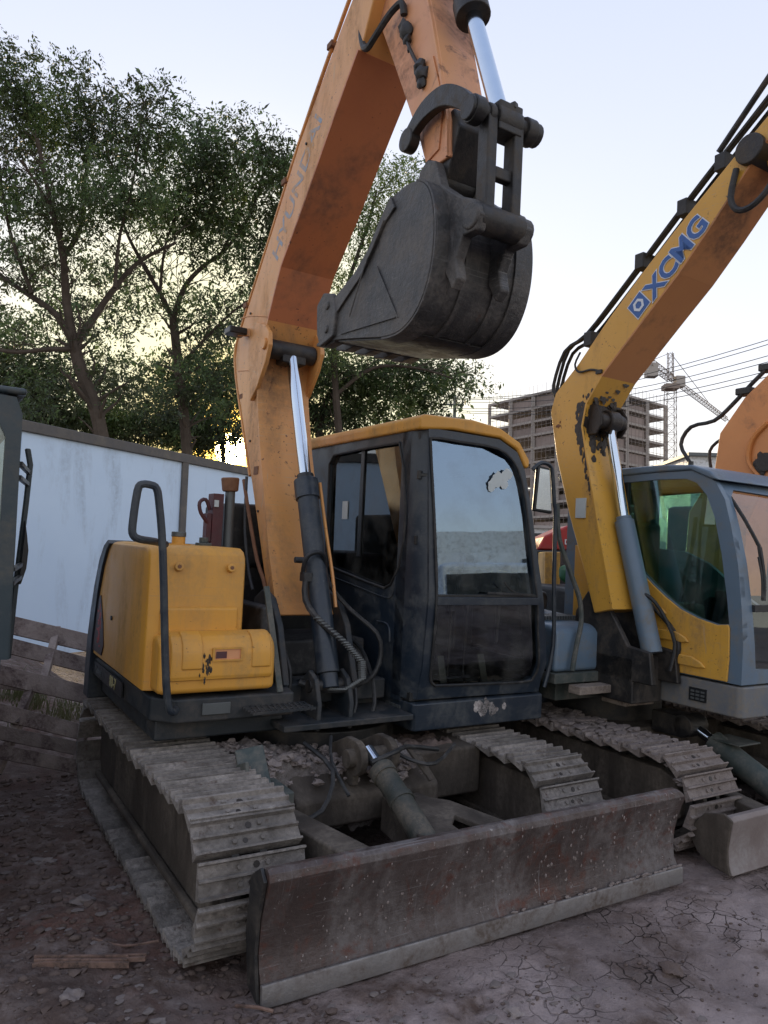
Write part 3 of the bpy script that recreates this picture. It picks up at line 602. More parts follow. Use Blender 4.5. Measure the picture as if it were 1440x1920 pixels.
# hand rail
MB().tube([(-1.13, -1.02, .775), (-1.16, -1.07, .775), (-1.185, -1.08, .82), (-1.21, -1.09, 1.0), (-1.255, -1.10, 1.5), (-1.285, -1.10, 1.72), (-1.30, -1.10, 1.785), (-1.325, -1.10, 1.80), (-1.365, -1.10, 1.80), (-1.383, -1.10, 1.77), (-1.395, -1.10, 1.62), (-1.39, -1.10, 1.575), (-1.36, -1.09, 1.557), (-1.27, -1.0, 1.548), (-1.18, -.86, 1.535)], .0175, 10).build('hand_rail', M['cab'], ex)
# filler neck, caps and pipes on the cover
MB().cyl((-1.005, -.47, 1.52), (-1.005, -.47, 1.575), .036, n=20).build('filler_neck', M['yellow'], ex)
MB().cyl((-1.005, -.47, 1.572), (-1.005, -.47, 1.60), .039, n=20).build('filler_cap', M['greypipe'], ex, bevel=.004)
MB().cyl((-1.005, -.47, 1.515), (-1.005, -.47, 1.535), .065, n=20).build('neck_flange', M['yellow'], ex)
tc_ = MB(); tc_.cyl((-.85, -.42, 1.52), (-.85, -.42, 1.545), .045, n=16); tc_.cyl((-.85, -.42, 1.545), (-.85, -.42, 1.575), .026, n=6); tc_.build('hydraulic_cap', M['greenst'], ex, bevel=.004)
wh = MB()
for x in (-.66, -.635): wh.cyl((x, -.2, 1.52), (x, -.2, 1.85), .02)
MB().cyl((-.60, -.12, 1.2), (-.605, -.12, 1.86), .030, n=16).build('exhaust_pipe', M['greypipe'], ex)
MB().cyl((-.605, -.12, 1.86), (-.61, -.12, 1.945), .048, .056, n=18).build('exhaust_cap', M['rustpipe'], ex, bevel=.01)
pb = MB(); pb.box(-.72, -.655, -.16, -.06, 1.52, 1.84); pb.tube([(-.74, -.14, 1.66), (-.79, -.15, 1.72), (-.80, -.15, 1.78), (-.76, -.14, 1.80), (-.73, -.13, 1.74)], .012); pb.box(-.75, -.72, -.15, -.08, 1.55, 1.72); pb.build('air_filter_bracket', M['maroon'], ex, bevel=.004)
MB().box(-.715, -.69, -.172, -.16, 1.76, 1.80).build('small_sticker', M['paper'], ex)
eh = MB(); eh.box(-.74, .13, .02, .95, .80, 1.52); eh.box(-.56, -.2, -.02, .5, 1.4, 1.80); eh.build('engine_hood', M['black'], ex, bevel=.03)
MB().xy([(-1.15, .62), (-.9, .98), (-.4, 1.15), (.3, 1.15), (.9, .95), (1.1, .6), (1.0, .6), (-1.0, .55)], .60, 1.15).build('counterweight', M['cab'], ex, bevel=.03)
# boom foot brackets
for x in (-.50, -.085):
    MB().yz([(-.86, .815), (-.74, 1.12), (-.62, 1.26), (-.50, 1.30), (-.38, 1.24), (-.30, .815)], x-.02, x+.02).build('boom_foot_bracket', M['deck'], ex, bevel=.01)
mx_ = MB(); mx_.box(-.60, .12, -.60, -.1, .815, 1.02); mx_.box(-.60, -.52, -.7, -.2, 1.0, 1.22); mx_.build('valve_housing', M['black'], ex, bevel=.02)
MB().box(-.50, -.445, -.63, -.605, .86, .94).build('warning_plate', M['paper'], ex)
gp = MB(); gp.bar((-.60, -1.0, .82), (-.655, -.88, 1.34), .012, .03, (1, 0, 0)); gp.build('cover_strut', M['greenst'], ex)

for x in (-.375, -.185): MB().yz([(-.66, .60), (-1.0, .60), (-1.01, .74), (-.96, .86), (-.88, .90), (-.80, .84), (-.66, .80)], x-.014, x+.014).build('cylinder_foot_bracket', M['deck'], ex, bevel=.008)
MB().cyl((-.40, -.905, .82), (-.16, -.905, .82), .035, n=18).build('foot_pin', M['iron'], ex, bevel=.004)
for x0 in (-.10, .02): MB().tube([(x0, -.55, 1.02), (x0+.01, -.70, .98), (x0+.02, -.82, .84), (x0, -.90, .70), (x0-.05, -.92, .60)], .012, 7).build('hydraulic_hose', M['black'], ex)
MB().tube([(-.50, -.55, 1.1), (-.47, -.68, 1.02), (-.45, -.78, .88), (-.46, -.80, .74)], .012, 7).build('hydraulic_hose', M['black'], ex)
# boom -------------------------------------------------------------
def beam(mb, top, bot, x0, x1):
    n = len(top); V_ = []
    for x in (x0, x1): V_ += [(x, y, z) for y, z in top] + [(x, y, z) for y, z in bot]
    f = []
    for i in range(n-1):
        f.append((i, i+1, n+i+1, n+i)); f.append((2*n+i, 3*n+i, 3*n+i+1, 2*n+i+1))
        f.append((i, 2*n+i, 2*n+i+1, i+1)); f.append((n+i, n+i+1, 3*n+i+1, 3*n+i))
    f.append((0, n, 3*n, 2*n)); f.append((n-1, 3*n-1, 4*n-1, 2*n-1)); mb.add(V_, f); return mb
top = [(-.43, 1.16), (-.41, 1.24), (-.24, 1.58), (-.05, 1.95), (.16, 2.34), (.33, 2.66), (.375, 2.80), (.35, 2.91), (.22, 3.07), (-.15, 3.49), (-.51, 3.91), (-.99, 4.34), (-1.35, 4.62), (-1.62, 4.78)]
bot = [(-.60, 1.16), (-.56, 1.22), (-.43, 1.50), (-.33, 1.775), (-.20, 2.13), (-.11, 2.45), (-.09, 2.63), (-.11, 2.76), (-.21, 2.93), (-.37, 3.216), (-.64, 3.48), (-1.0, 3.86), (-1.22, 4.08), (-1.34, 4.30)]
bo = MB(); beam(bo, top, bot, -.448, -.125); boom = bo.build('boom', M['boom'], ex, bevel=.010, smooth=25)
# flange edges of the bottom plate, proud of the webs
fb = MB()
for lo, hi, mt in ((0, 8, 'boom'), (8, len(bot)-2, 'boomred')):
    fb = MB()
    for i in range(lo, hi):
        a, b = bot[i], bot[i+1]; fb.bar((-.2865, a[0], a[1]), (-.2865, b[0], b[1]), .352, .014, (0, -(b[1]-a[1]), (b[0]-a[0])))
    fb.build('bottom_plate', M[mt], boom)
for yy, zz_ in ((-.05, 2.62), (-.12, 2.98)): MB().tube([(-.449, -.09 if zz_ < 2.8 else -.21, zz_-.03 if zz_ > 2.8 else zz_), (-.449, .1, zz_+.05), (-.449, .30, zz_+.08)], .004, 5).build('weld_seam', M['boom'], boom)
for y, z in ((.0, 2.2), (-.62, 3.86), (.12, 3.05), (-.2, 1.75)): MB().cyl((-.448, y, z), (-.456, y, z), .008, n=8).build('grease_nipple', M['iron'], boom)
MB().box(-.4515, -.448, -.16, -.09, 1.98, 2.03).build('faded_label', M['rustpipe'], boom)
for x in (-.462, -.112):
    er = MB(); er.yz([(-.02, 2.45), (-.12, 2.52), (-.24, 2.66), (-.285, 2.76), (-.27, 2.84), (-.20, 2.90), (-.05, 2.95), (.05, 2.8)], x-.014, x+.014); er.build('cylinder_ear', M['boom'], boom, bevel=.006)
    MB().cyl((x-.03 if x < -.3 else x+.012, -.222, 2.775), (x-.012 if x < -.3 else x+.03, -.222, 2.775), .036, n=20).build('pin_boss', M['boom'], boom, bevel=.005)
pn = MB(); pn.cyl((-.44, -.19, 2.76), (-.13, -.19, 2.76), .06, n=18); pn.box(-.36, -.20, -.24, -.12, 2.68, 2.80); pn.build('rod_eye', M['iron'], boom, bevel=.01)
# work lamps bolted at the bend
for s_, x0, x1 in ((-1, -.56, -.50), (1, -.08, -.02)):
    MB().box(x0-.03, x1+.03, -.11 if s_ > 0 else .10, -.03 if s_ > 0 else .22, 2.90, 2.945).build('boom_lamp', M['blackp'] if s_ < 0 else M['paper'], boom, bevel=.01)
MB().bar((-.52, .15, 2.92), (-.40, .12, 2.93), .02, .05, (0, 0, 1)).build('lamp_bracket', M['boom'], boom)
for dx in (-.43, -.40, -.36):
    MB().tube([(dx, .02, 1.98), (dx, .24, 2.40), (dx, .42, 2.78), (dx, .36, 2.98), (dx, -.10, 3.50), (dx, -.50, 3.97), (dx, -.95, 4.40), (dx, -1.30, 4.70)], .011, 6).build('steel_pipe', M['boom'], boom)
for y, z in ((.25, 3.12), (-.3, 3.75), (-.85, 4.30), (.22, 2.5)):
    MB().box(-.45, -.34, y-.03, y+.03, z, z+.035).build('pipe_clamp', M['rustpipe'], boom, bevel=.004)
MB().tube([(-.47, .02, 1.95), (-.475, -.12, 1.72), (-.47, -.28, 1.45), (-.46, -.40, 1.30), (-.48, -.46, 1.1)], .012).build('hose', M['rustpipe'], boom)
MB().tube([(-.46, .0, 1.97), (-.49, -.10, 1.65), (-.50, -.22, 1.40), (-.52, -.36, 1.28)], .010).build('hose', M['black'], boom)
MB().tube([(-.452, .02, 2.55), (-.458, -.02, 2.59), (-.456, -.02, 2.62), (-.458, .03, 2.615), (-.452, .06, 2.66)], .006, 5).build('cable_clip', M['iron'], boom)
p0, p1 = Vector((-.452, -.235, 3.275)), Vector((-.452, -.86, 4.02))
text('HYUNDAI', .17, M['hydblue'], p1-p0, (-1, 0, 0), p0+Vector((.0035, -.035, -.005)), boom, 'boom_lettering', bold=.002, sx=1.12, ex=.0005)
for (a, b) in (((-.30, 3.07), (.1, 3.2)),):
    pass
for yz_ in ((-.47, 3.33), (-.95, 3.83)): MB().bar((-.452+.02, yz_[0], yz_[1]-.008), (-.122-.02, yz_[0], yz_[1]-.008), .01, .006).build('weld_seam', M['boom'], boom)
# boom cylinder ----------------------------------------------------
c0, c1, c2 = Vector((-.285, -.20, 2.74)), Vector((-.282, -.50, 1.93)), Vector((-.28, -.90, .88))
cyb = MB(); cyb.cyl(c1, c2, .062, n=26); cyb.cyl(c1+(c0-c1).normalized()*.01, c1-(c0-c1).normalized()*.11, .072, n=26); cyb.cyl(c2, c2+(c2-c1).normalized()*.08, .05, n=20)
cylb = cyb.build('boom_cylinder', M['cab'], ex, bevel=.004)
MB().cyl(c0, c1, .036, n=24).build('cylinder_rod', M['chrome'], cylb)
MB().cyl(c1+(c0-c1).normalized()*.045, c1, .050, n=24).build('gland_nut', M['blackp'], cylb, bevel=.003)
kn = MB(); kn.cyl((-.40, -.66, 1.475), (-.20, -.66, 1.475), .018, n=10); kn.tube([(-.36, -.70, 1.38), (-.375, -.72, 1.43), (-.36, -.74, 1.50), (-.31, -.76, 1.525), (-.26, -.74, 1.50), (-.24, -.72, 1.44)], .013, 8); kn.box(-.38, -.33, -.75, -.69, 1.36, 1.41); kn.build('hose_fitting', M['blackp'], cylb, bevel=.002)
MB().tube([(-.36, -.73, 1.40), (-.37, -.76, 1.26), (-.32, -.86, 1.15), (-.22, -.96, 1.05), (-.13, -1.0, .95), (-.12, -.99, .86), (-.2, -.95, .80), (-.32, -.9, .80), (-.42, -.84, .83)], .0175, 8).build('hydraulic_hose', M['black'], cylb)
sp_ = MB(); q = [(-.335, -.84, 1.17), (-.22, -.962, 1.05), (-.135, -1.002, .95), (-.122, -.992, .86), (-.2, -.952, .80), (-.32, -.90, .80)]
Q = []
for i in range(len(q)-1):
    for k in range(9): Q.append(Vector(q[i]).lerp(Vector(q[i+1]), k/9))
for a in Q: sp_.cyl(a+Vector((0, 0, .003)), a-Vector((0, .002, .004)), .0225, n=9)
sp_.build('hose_guard_coil', M['greypipe'], cylb, kind='stuff')
MB().tube([(-.22, -.66, 1.52), (-.18, -.66, 1.35), (-.06, -.72, 1.20), (.05, -.84, 1.08), (.07, -.86, .95), (.02, -.86, .84), (-.05, -.8, .78)], .014, 8).build('hydraulic_hose', M['black'], cylb)
MB().tube([(-.20, -.52, 1.93), (-.195, -.62, 1.65), (-.19, -.72, 1.40), (-.18, -.76, 1.22)], .010, 6).build('steel_pipe', M['boom'], cylb)

# arm --------------------------------------------------------------
rear = [(-1.02, 4.85), (-1.15, 4.50), (-1.27, 4.24), (-1.44, 3.93), (-1.60, 3.63), (-1.72, 3.40), (-1.79, 3.24)]
frnt = [(-1.40, 4.98), (-1.55, 4.62), (-1.66, 4.30), (-1.79, 3.93), (-1.885, 3.62), (-1.945, 3.40), (-1.955, 3.24)]
am = MB(); beam(am, frnt, rear, -.385, -.185); arm = am.build('arm', M['arm'], ex, bevel=.008, smooth=25)
sr_ = MB()
for i in range(len(frnt)-1): sr_.bar((-.285, frnt[i][0]+.01, frnt[i][1]), (-.285, frnt[i+1][0]+.01, frnt[i+1][1]), .224, .012, (0, 1, .4))
sr_.build('front_plate', M['arm'], arm)
MB().yz([(-1.72, 3.70), (-1.80, 3.76), (-1.90, 3.50), (-1.88, 3.30), (-1.80, 3.28), (-1.74, 3.45)], -.393, -.384).build('wear_patch', M['arm'], arm, bevel=.003)
MB().cyl((-.44, -1.42, 4.60), (-.13, -1.42, 4.60), .10, n=20).build('arm_pivot', M['iron'], arm, bevel=.01)
vh = MB()
for (y, z, s_) in ((-1.56, 4.02, .03), (-1.585, 3.99, .034), (-1.60, 3.94, .022), (-1.62, 3.88, .012), (-1.72, 3.745, .03), (-1.735, 3.70, .034), (-1.74, 3.66, .024)): blob(vh, (-.405, y, z), s_, int(z*100), 2, (.8, 1, 1.2))
vh.tube([(-.40, -1.555, 4.06), (-.405, -1.60, 3.93), (-.40, -1.66, 3.82), (-.40, -1.73, 3.72)], .009, 6); vh.build('shut_off_valve', M['iron'], arm)
MB().tube([(-.40, -1.12, 4.40), (-.43, -1.18, 4.22), (-.44, -1.235, 4.10), (-.45, -1.30, 4.05), (-.45, -1.38, 4.07), (-.43, -1.47, 4.13), (-.41, -1.54, 4.15), (-.40, -1.55, 4.09)], .017, 8).build('rubber_hose', M['black'], arm)
kg = MB(); kg.yz([(-1.76, 3.42), (-1.95, 3.46), (-2.0, 3.36), (-1.93, 3.17), (-1.87, 3.12), (-1.78, 3.16), (-1.74, 3.28)], -.372, -.192); kg.cyl((-.42, -1.86, 3.17), (-.14, -1.86, 3.17), .062, n=20); kg.build('arm_nose', M['iron'], arm, bevel=.012)
rs = MB()
for k in range(40): blob(rs, (-.188+random.uniform(-.0, .004), -1.87+random.gauss(0, .02), 3.36+random.gauss(0, .06)), random.uniform(.004, .010), k, 1, (.3, 1, 1.2))
rs.build('flaked_paint', M['rustpipe'], arm, kind='stuff')
# bucket cylinder and linkage
cb_ = MB(); cb_.cyl((-.285, -1.93, 3.93), (-.285, -1.68, 4.60), .068, n=24); cb_.cyl((-.285, -1.945, 3.89), (-.285, -1.915, 3.975), .078, n=24); bc = cb_.build('bucket_cylinder', M['iron'], ex, bevel=.006)
MB().cyl((-.285, -2.165, 3.335), (-.285, -1.93, 3.93), .037, n=24).build('cylinder_rod', M['chrome'], bc)
for x in (-.435, -.165):
    g = MB(); P_ = smooth2([(-1.70, 3.40), (-1.82, 3.470), (-1.97, 3.472), (-2.10, 3.40), (-2.19, 3.31)], 4)
    pol = [(y, z+.045) for y, z in P_] + [(y+.01, z-.045) for y, z in P_[::-1]]
    g.yz(pol, x-.020, x+.020); g.cyl((x-.026, -1.71, 3.395), (x+.026, -1.71, 3.395), .052, n=24); g.cyl((x-.026, -2.185, 3.31), (x+.026, -2.185, 3.31), .055, n=24); g.cyl((x-.034, -2.185, 3.31), (x+.034, -2.185, 3.31), .03, n=16); g.build('guide_link', M['iron'], ex, bevel=.006)
pz = MB(); pz.cyl((-.47, -2.185, 3.31), (-.115, -2.185, 3.31), .038, n=16); pz.box(-.345, -.225, -2.23, -2.13, 3.25, 3.37); pz.cyl((-.345, -2.18, 3.31), (-.225, -2.18, 3.31), .06, n=24); pz.bar((-.30, -2.12, 3.36), (-.26, -2.23, 3.37), .03, .03)
for x in (-.46, -.37, -.23, -.125): pz.cyl((x-.015, -2.185, 3.31), (x+.015, -2.185, 3.31), .048, n=16)
pz.build('linkage_pin', M['iron'], ex, bevel=.006)
bk = MB()
for x in (-.37, -.235): bk.bar((x, -2.19, 3.30), (x, -2.19, 2.90), .048, .07, (0, 1, 0))
bk.box(-.34, -.23, -2.21, -2.17, 3.06, 3.11); bk.cyl((-.42, -2.19, 2.885), (-.19, -2.19, 2.885), .058, n=18); bk.build('bucket_link', M['iron'], ex, bevel=.008)
# bucket -----------------------------------------------------------
outer = [(-1.80, 3.135), (-1.88, 3.125), (-1.96, 3.08), (-2.01, 3.00), (-2.035, 2.88), (-2.03, 2.75), (-1.995, 2.64), (-1.93, 2.555), (-1.83, 2.505), (-1.70, 2.50), (-1.50, 2.535), (-1.28, 2.575), (-1.12, 2.60)]
outer = smooth2(outer, 4)
xL, xR = -.50, .02
sh = MB(); n = len(outer); inn = []
for i, (y, z) in enumerate(outer):
    a = outer[max(i-1, 0)]; b = outer[min(i+1, n-1)]; t = Vector((b[0]-a[0], b[1]-a[1])).normalized(); nr = Vector((-t.y, t.x)); c = Vector((-1.6, 2.9))
    if (c-Vector((y, z))).dot(nr) < 0: nr = -nr
    inn.append((y+nr.x*.016, z+nr.y*.016))
beam(sh, outer, inn, xL, xR); bucket = sh.build('bucket', M['bucket'], ex, smooth=40)
mouth = [(-1.80, 3.135), (-1.70, 3.125), (-1.62, 3.05), (-1.52, 2.94), (-1.40, 2.865), (-1.26, 2.815), (-1.16, 2.775), (-1.12, 2.60)]
sidep = mouth[:-1] + outer[::-1][:-1]
for x0, x1 in ((xL-.004, xL+.014), (xR-.014, xR+.004)):
    MB().yz(mouth[:-1]+[(-1.115, 2.60)]+[(y*.997-.005, z) for y, z in outer[::-1][1:-1]], x0, x1).build('side_plate', M['bucket'], bucket, bevel=.003)
for x0, x1 in ((xL-.016, xL-.005), (xR+.005, xR+.016)):
    MB().yz(mouth[1:7]+[(-1.21, 2.70), (-1.33, 2.765), (-1.46, 2.83), (-1.57, 2.93), (-1.66, 3.02), (-1.74, 3.06)], x0, x1).build('side_edge_plate', M['bucket'], bucket, bevel=.003)
    sc_ = MB(); sc_.yz([(-1.02, 2.80), (-1.09, 2.85), (-1.20, 2.82), (-1.24, 2.72), (-1.22, 2.60), (-1.08, 2.575), (-1.04, 2.64), (-1.03, 2.70)], x0-.006, x1+.006); sc_.cyl((x0-.016, -1.15, 2.77), (x1+.016, -1.15, 2.77), .022, n=12); sc_.cyl((x0-.016, -1.15, 2.65), (x1+.016, -1.15, 2.65), .022, n=12); sc_.build('side_cutter', M['bucket'], bucket, bevel=.008)
# wear strips: two bands round the shell, side weld ribs
def band(x0, x1, i0, i1, t=.010):
    mb = MB(); ou = []
    for i in range(i0, i1):
        y, z = outer[i]; c = Vector((-1.6, 2.9)); d = (Vector((y, z))-c).normalized(); ou.append((y+d.x*t, z+d.y*t))
    beam(mb, ou, outer[i0:i1], x0, x1); return mb
for x0, x1 in ((xL-.002, -.405), (-.075, xR+.002)): band(x0, x1, 4, 38, .012).build('wear_strip', M['bucket'], bucket, bevel=.003)
band(-.34, -.315, 16, 33, .009).build('wear_strip', M['bucket'], bucket); band(-.17, -.145, 16, 33, .009).build('wear_strip', M['bucket'], bucket)
band(xL+.01, xR-.01, 32, 46, .010).build('heel_plate', M['iron'], bucket, bevel=.003)
sw = MB(); sw.tube([(xL-.018, -1.66, 3.03), (xL-.018, -1.57, 2.93), (xL-.018, -1.50, 2.86), (xL-.018, -1.38, 2.66)], .004, 5)
sw.bar((xL-.005, -1.60, 2.84), (xL-.005, -1.80, 2.56), .004, .010, (1, 0, 0)); sw.bar((xL-.005, -1.28, 2.60), (xL-.005, -1.78, 2.565), .004, .012, (1, 0, 0)); sw.build('weld_rib', M['bucket'], bucket)
for k in range(5):
    x = xL+.03+(xR-xL-.06)*k/4; MB().yz([(-1.20, 2.615), (-1.12, 2.635), (-1.00, 2.615), (-.985, 2.60), (-1.10, 2.575), (-1.20, 2.58)], x-.028, x+.028).build('bucket_tooth', M['iron'], bucket, bevel=.006)
for x in (-.41, -.185):
    e_ = MB(); e_.yz([(-1.78, 3.12), (-1.80, 3.22), (-1.86, 3.25), (-1.92, 3.22), (-1.97, 3.10), (-2.10, 3.00), (-2.20, 2.95), (-2.25, 2.88), (-2.22, 2.82), (-2.14, 2.82), (-2.10, 2.74), (-2.12, 2.66), (-2.08, 2.62), (-2.03, 2.70), (-2.0, 2.9), (-1.9, 3.1)], x-.025, x+.025)
    e_.cyl((x-.035, -2.19, 2.885), (x+.035, -2.19, 2.885), .055, n=16); e_.build('bucket_ear', M['bucket'], bucket, bevel=.01)

# cab --------------------------------------------------------------
def yb(z): return -1.0 - float(np.interp(z, [.55, .75, .9, 1.3, 1.8, 2.2, 2.4], [0, .0, .05, .09, .05, .0, -.02]))
def F_(pts, d=0.): return [(x, yb(z)+d, z) for x, z in pts]
cabo = thing('cab', None, None, Matrix()); cabo.parent = ex; cabo.matrix_basis = Matrix()
for kk in ('label', 'category'):
    if kk in cabo: del cabo[kk]
fo_ = [(.235, .725), (.7, .72), (1.155, .715), (1.165, .90), (1.125, 1.1), (1.08, 1.3), (1.03, 1.6), (.985, 1.9), (.955, 2.08), (.90, 2.19), (.76, 2.255), (.45, 2.262), (.235, 2.262), (.225, 1.8), (.225, 1.3), (.23, .9)]
fi_ = [(.345, .80), (.7, .79), (1.03, .785), (1.085, .81), (1.098, .90), (1.06, 1.1), (1.025, 1.3), (.985, 1.6), (.945, 1.9), (.92, 2.02), (.87, 2.12), (.74, 2.195), (.45, 2.205), (.262, 2.205), (.245, 2.15), (.255, 1.8), (.275, 1.3), (.285, .95), (.30, .84)]
def dense(L, k=3):
    out = []
    for i in range(len(L)):
        a, b = L[i], L[(i+1) % len(L)]
        for j in range(k): out.append((a[0]+(b[0]-a[0])*j/k, a[1]+(b[1]-a[1])*j/k))
    return out
fr_ = MB(); fr_.ring(F_(dense(fo_)), F_(dense(fi_)), (0, .05, 0)); fr_.build('front_frame', M['cab'], cabo, smooth=40)
gk = MB()
gk.tube([p for p in F_([fi_[i % len(fi_)] for i in range(len(fi_)+1)], -.004)], .008, 6, 3); gk.build('window_seal', M['black'], cabo)
cbp = MB(); cbp.bar((.275, yb(1.29)-.004, 1.285), (1.03, yb(1.29)-.004, 1.285), .028, .045); cbp.build('window_crossbar', M['cab'], cabo, bevel=.004)
def pane(name, L, z0, z1, mat, d=.018):
    L = dense(L, 4); C_ = [p for p in L if z0-.001 <= p[1] <= z1+.001]; rows = np.linspace(z0, z1, 12); vs = []; fs = []
    for z in rows:
        xs = []
        for i in range(len(L)):
            (a, b), (c, e) = L[i], L[(i+1) % len(L)]
            if (b-z)*(e-z) <= 0 and b != e: xs.append(a+(c-a)*(z-b)/(e-b))
        x0, x1 = min(xs), max(xs); vs += [(x0, yb(z)+d, z), (x1, yb(z)+d, z)]
    for i in range(len(rows)-1): fs.append((2*i, 2*i+1, 2*i+3, 2*i+2))
    return MB().add(vs, fs).build(name, mat, cabo, smooth=80)
pane('upper_windscreen', fi_, 1.31, 2.2, M['wind']); pane('lower_windscreen', fi_, .79, 1.26, M['lowglass'])
# A pillar and roof, side panels
cpm = MB(); zz = np.linspace(.72, 2.262, 18); n6 = 6
for z in zz:
    b_ = yb(z); cpm.v += [(.185, -.80, z), (.185, -.90+(b_+1)*.5, z), (.203, b_+.045, z), (.242, b_-.002, z), (.246, b_+.055, z), (.21, -.80, z)]
cpm.f = [tuple(range(n6)), tuple(range(n6*17, n6*18))]+[(i*n6+k, i*n6+(k+1) % n6, (i+1)*n6+(k+1) % n6, (i+1)*n6+k) for i in range(17) for k in range(n6)]
cpm.build('corner_pillar', M['cab'], cabo, bevel=.008)
so = [(-.90, .70), (-.90, 2.262), (-.3, 2.27), (.52, 2.28), (.52, .70)]
si = [(-.775, 2.19), (-.835, 2.03), (-.875, 1.8), (-.872, 1.62), (-.83, 1.46), (-.75, 1.35), (-.68, 1.325), (-.45, 1.35), (.05, 1.42), (.10, 1.48), (.12, 2.12), (.06, 2.18), (-.4, 2.19)]
sd = MB(); sd.ring([(.185, y, z) for y, z in so], [(.185, y, z) for y, z in si], (.045, 0, 0)); sd.build('side_panel', M['cab'], cabo, smooth=20)
gs = MB(); gs.prism([(.207, y, z) for y, z in si], (.003, 0, 0)); gs.build('side_window', M['glass'], cabo)
MB().tube([(.183, y, z) for y, z in si+[si[0]]], .008, 6, 1).build('window_seal', M['black'], cabo)
MB().box(.196, .204, -.34, -.30, 1.5, 2.19).build('window_divider', M['blackp'], cabo)
MB().tube([(.182, .08, 1.36), (.182, -.4, 1.305), (.182, -.70, 1.27), (.182, -.78, 1.30), (.182, -.80, 1.40)], .005, 5).build('pressed_line', M['cab'], cabo)
MB().tube([(.182, -.62, 1.12), (.182, -.72, 1.12), (.182, -.76, 1.09), (.182, -.77, 1.02)], .007, 5).build('pressed_line', M['cab'], cabo)
MB().box(.200, .205, -.14, -.07, 1.74, 1.86).build('window_sticker', M['paper'], cabo)
ro = [(1.12, .70), (1.10, 1.3), (.98, 2.05), (.92, 2.2)]
rt = MB()
so2 = [(-.98, .72), (-.98, 2.1), (-.9, 2.2), (.52, 2.2), (.52, .72)]; si2 = [(-.9, .9), (-.9, 2.0), (-.84, 2.08), (.3, 2.08), (.3, 1.2), (-.1, 1.1), (-.2, .9)]
xr = lambda z: float(np.interp(z, [.7, .9, 1.3, 2.05, 2.25], [1.15, 1.155, 1.09, .965, .90]))
rt.ring([(xr(z), y, z) for y, z in dense(so2, 4)], [(xr(z), y, z) for y, z in dense(si2, 4)], (-.04, 0, 0)); rt.build('door', M['cab'], cabo)
g2 = MB(); g2.prism([(xr(z)-.02, y, z) for y, z in si2], (-.003, 0, 0)); g2.build('door_window', M['glass'], cabo)
bkp = MB(); bkp.ring([(.19, .50, .72), (1.15, .50, .72), (.97, .50, 2.2), (.19, .50, 2.24)], [(.30, .50, 1.35), (1.0, .50, 1.35), (.90, .50, 2.1), (.30, .50, 2.1)], (0, .03, 0)); bkp.build('back_panel', M['cab'], cabo)
MB().prism([(.30, .515, 1.35), (1.0, .515, 1.35), (.90, .515, 2.1), (.30, .515, 2.1)], (0, .003, 0)).build('rear_window', M['glass'], cabo)
rf = MB(); rf.xz([(.165, 2.245), (.160, 2.31), (.20, 2.338), (.55, 2.348), (.76, 2.325), (.92, 2.255), (1.005, 2.15), (1.0, 2.10), (.965, 2.10), (.90, 2.205), (.76, 2.262), (.40, 2.27)], -1.005, .56)
rf.build('roof', M['yellow'], cabo, bevel=.02)
MB().box(.42, .86, -.8, .1, 2.335, 2.352).build('roof_hatch', M['blackp'], cabo, bevel=.008)
fl_ = MB(); fl_.box(.2, 1.13, -.98, .5, .715, .76); fl_.build('cab_floor', M['black'], cabo)
fm = MB()
for k in range(90): blob(fm, (random.uniform(.3, 1.08), random.uniform(-.97, -.70), .765), random.uniform(.006, .03), k, 1, (1.6, 1, .4))
fm.build('floor_mud', M['clod'], cabo, kind='stuff')
for x in (.52, .83): MB().bar((x, -.86, .77), (x+.01, -.80, .93), .05, .012, (0, 1, 0)).build('pedal', M['greypipe'], cabo, bevel=.003)
hdl = MB(); hdl.box(.2, .88, -.96, .5, 2.2, 2.235); hdl.build('headliner', M['seat'], cabo)
st = MB(); st.box(.45, .92, -.35, .12, 1.08, 1.2); st.box(.47, .90, .05, .18, 1.15, 1.75); st.box(.55, .82, .06, .16, 1.75, 1.92); st.box(.5, .87, -.3, .1, .76, 1.08); st.build('operator_seat', M['seat'], cabo, bevel=.04)
for x in (.33, .97): 
    cn = MB(); cn.box(x-.08, x+.08, -.45, .1, .9, 1.25); cn.cyl((x, -.35, 1.25), (x, -.40, 1.46), .012); cn.cyl((x, -.40, 1.44), (x, -.41, 1.54), .022); cn.build('control_console', M['blackp'], cabo, bevel=.02)
lv_ = MB()
for x in (.60, .72): lv_.cyl((x, -.78, .76), (x, -.80, 1.22), .010); lv_.cyl((x, -.80, 1.2), (x, -.80, 1.3), .02); lv_.box(x-.05, x+.05, -.88, -.72, .78, .80)
lv_.build('travel_levers', M['blackp'], cabo)
mo = MB(); mo.box(.86, .98, -.9, -.84, 1.36, 1.5); mo.cyl((.92, -.85, 1.0), (.92, -.87, 1.4), .012); mo.build('monitor', M['blackp'], cabo, bevel=.008)
MB().tube([(.42, -1.0, 1.40), (.46, -1.01, 1.47), (.92, -1.0, 1.45), (.96, -1.0, 1.36)], .008, 6).build('guard_bar', M['blackp'], cabo)
MB().bar((.28, yb(1.318)-.002, 1.316), (1.02, yb(1.318)-.002, 1.316), .012, .012).build('window_seal', M['black'], cabo)
wp = MB(); wp.tube([(.92, -1.11, 1.32), (.80, -1.115, 1.35), (.74, -1.115, 1.40)], .005, 5); wp.bar((.98, -1.112, 1.325), (.62, -1.112, 1.335), .008, .012); wp.build('wiper', M['black'], cabo)
ts = MB()
for k in range(7): blob(ts, (.76+random.gauss(0, .035), yb(1.95)+.010, 1.98+random.gauss(0, .05)), random.uniform(.025, .045), k, 2, (1, .03, 1))
ts.build('windscreen_sticker', M['paper'], cabo)
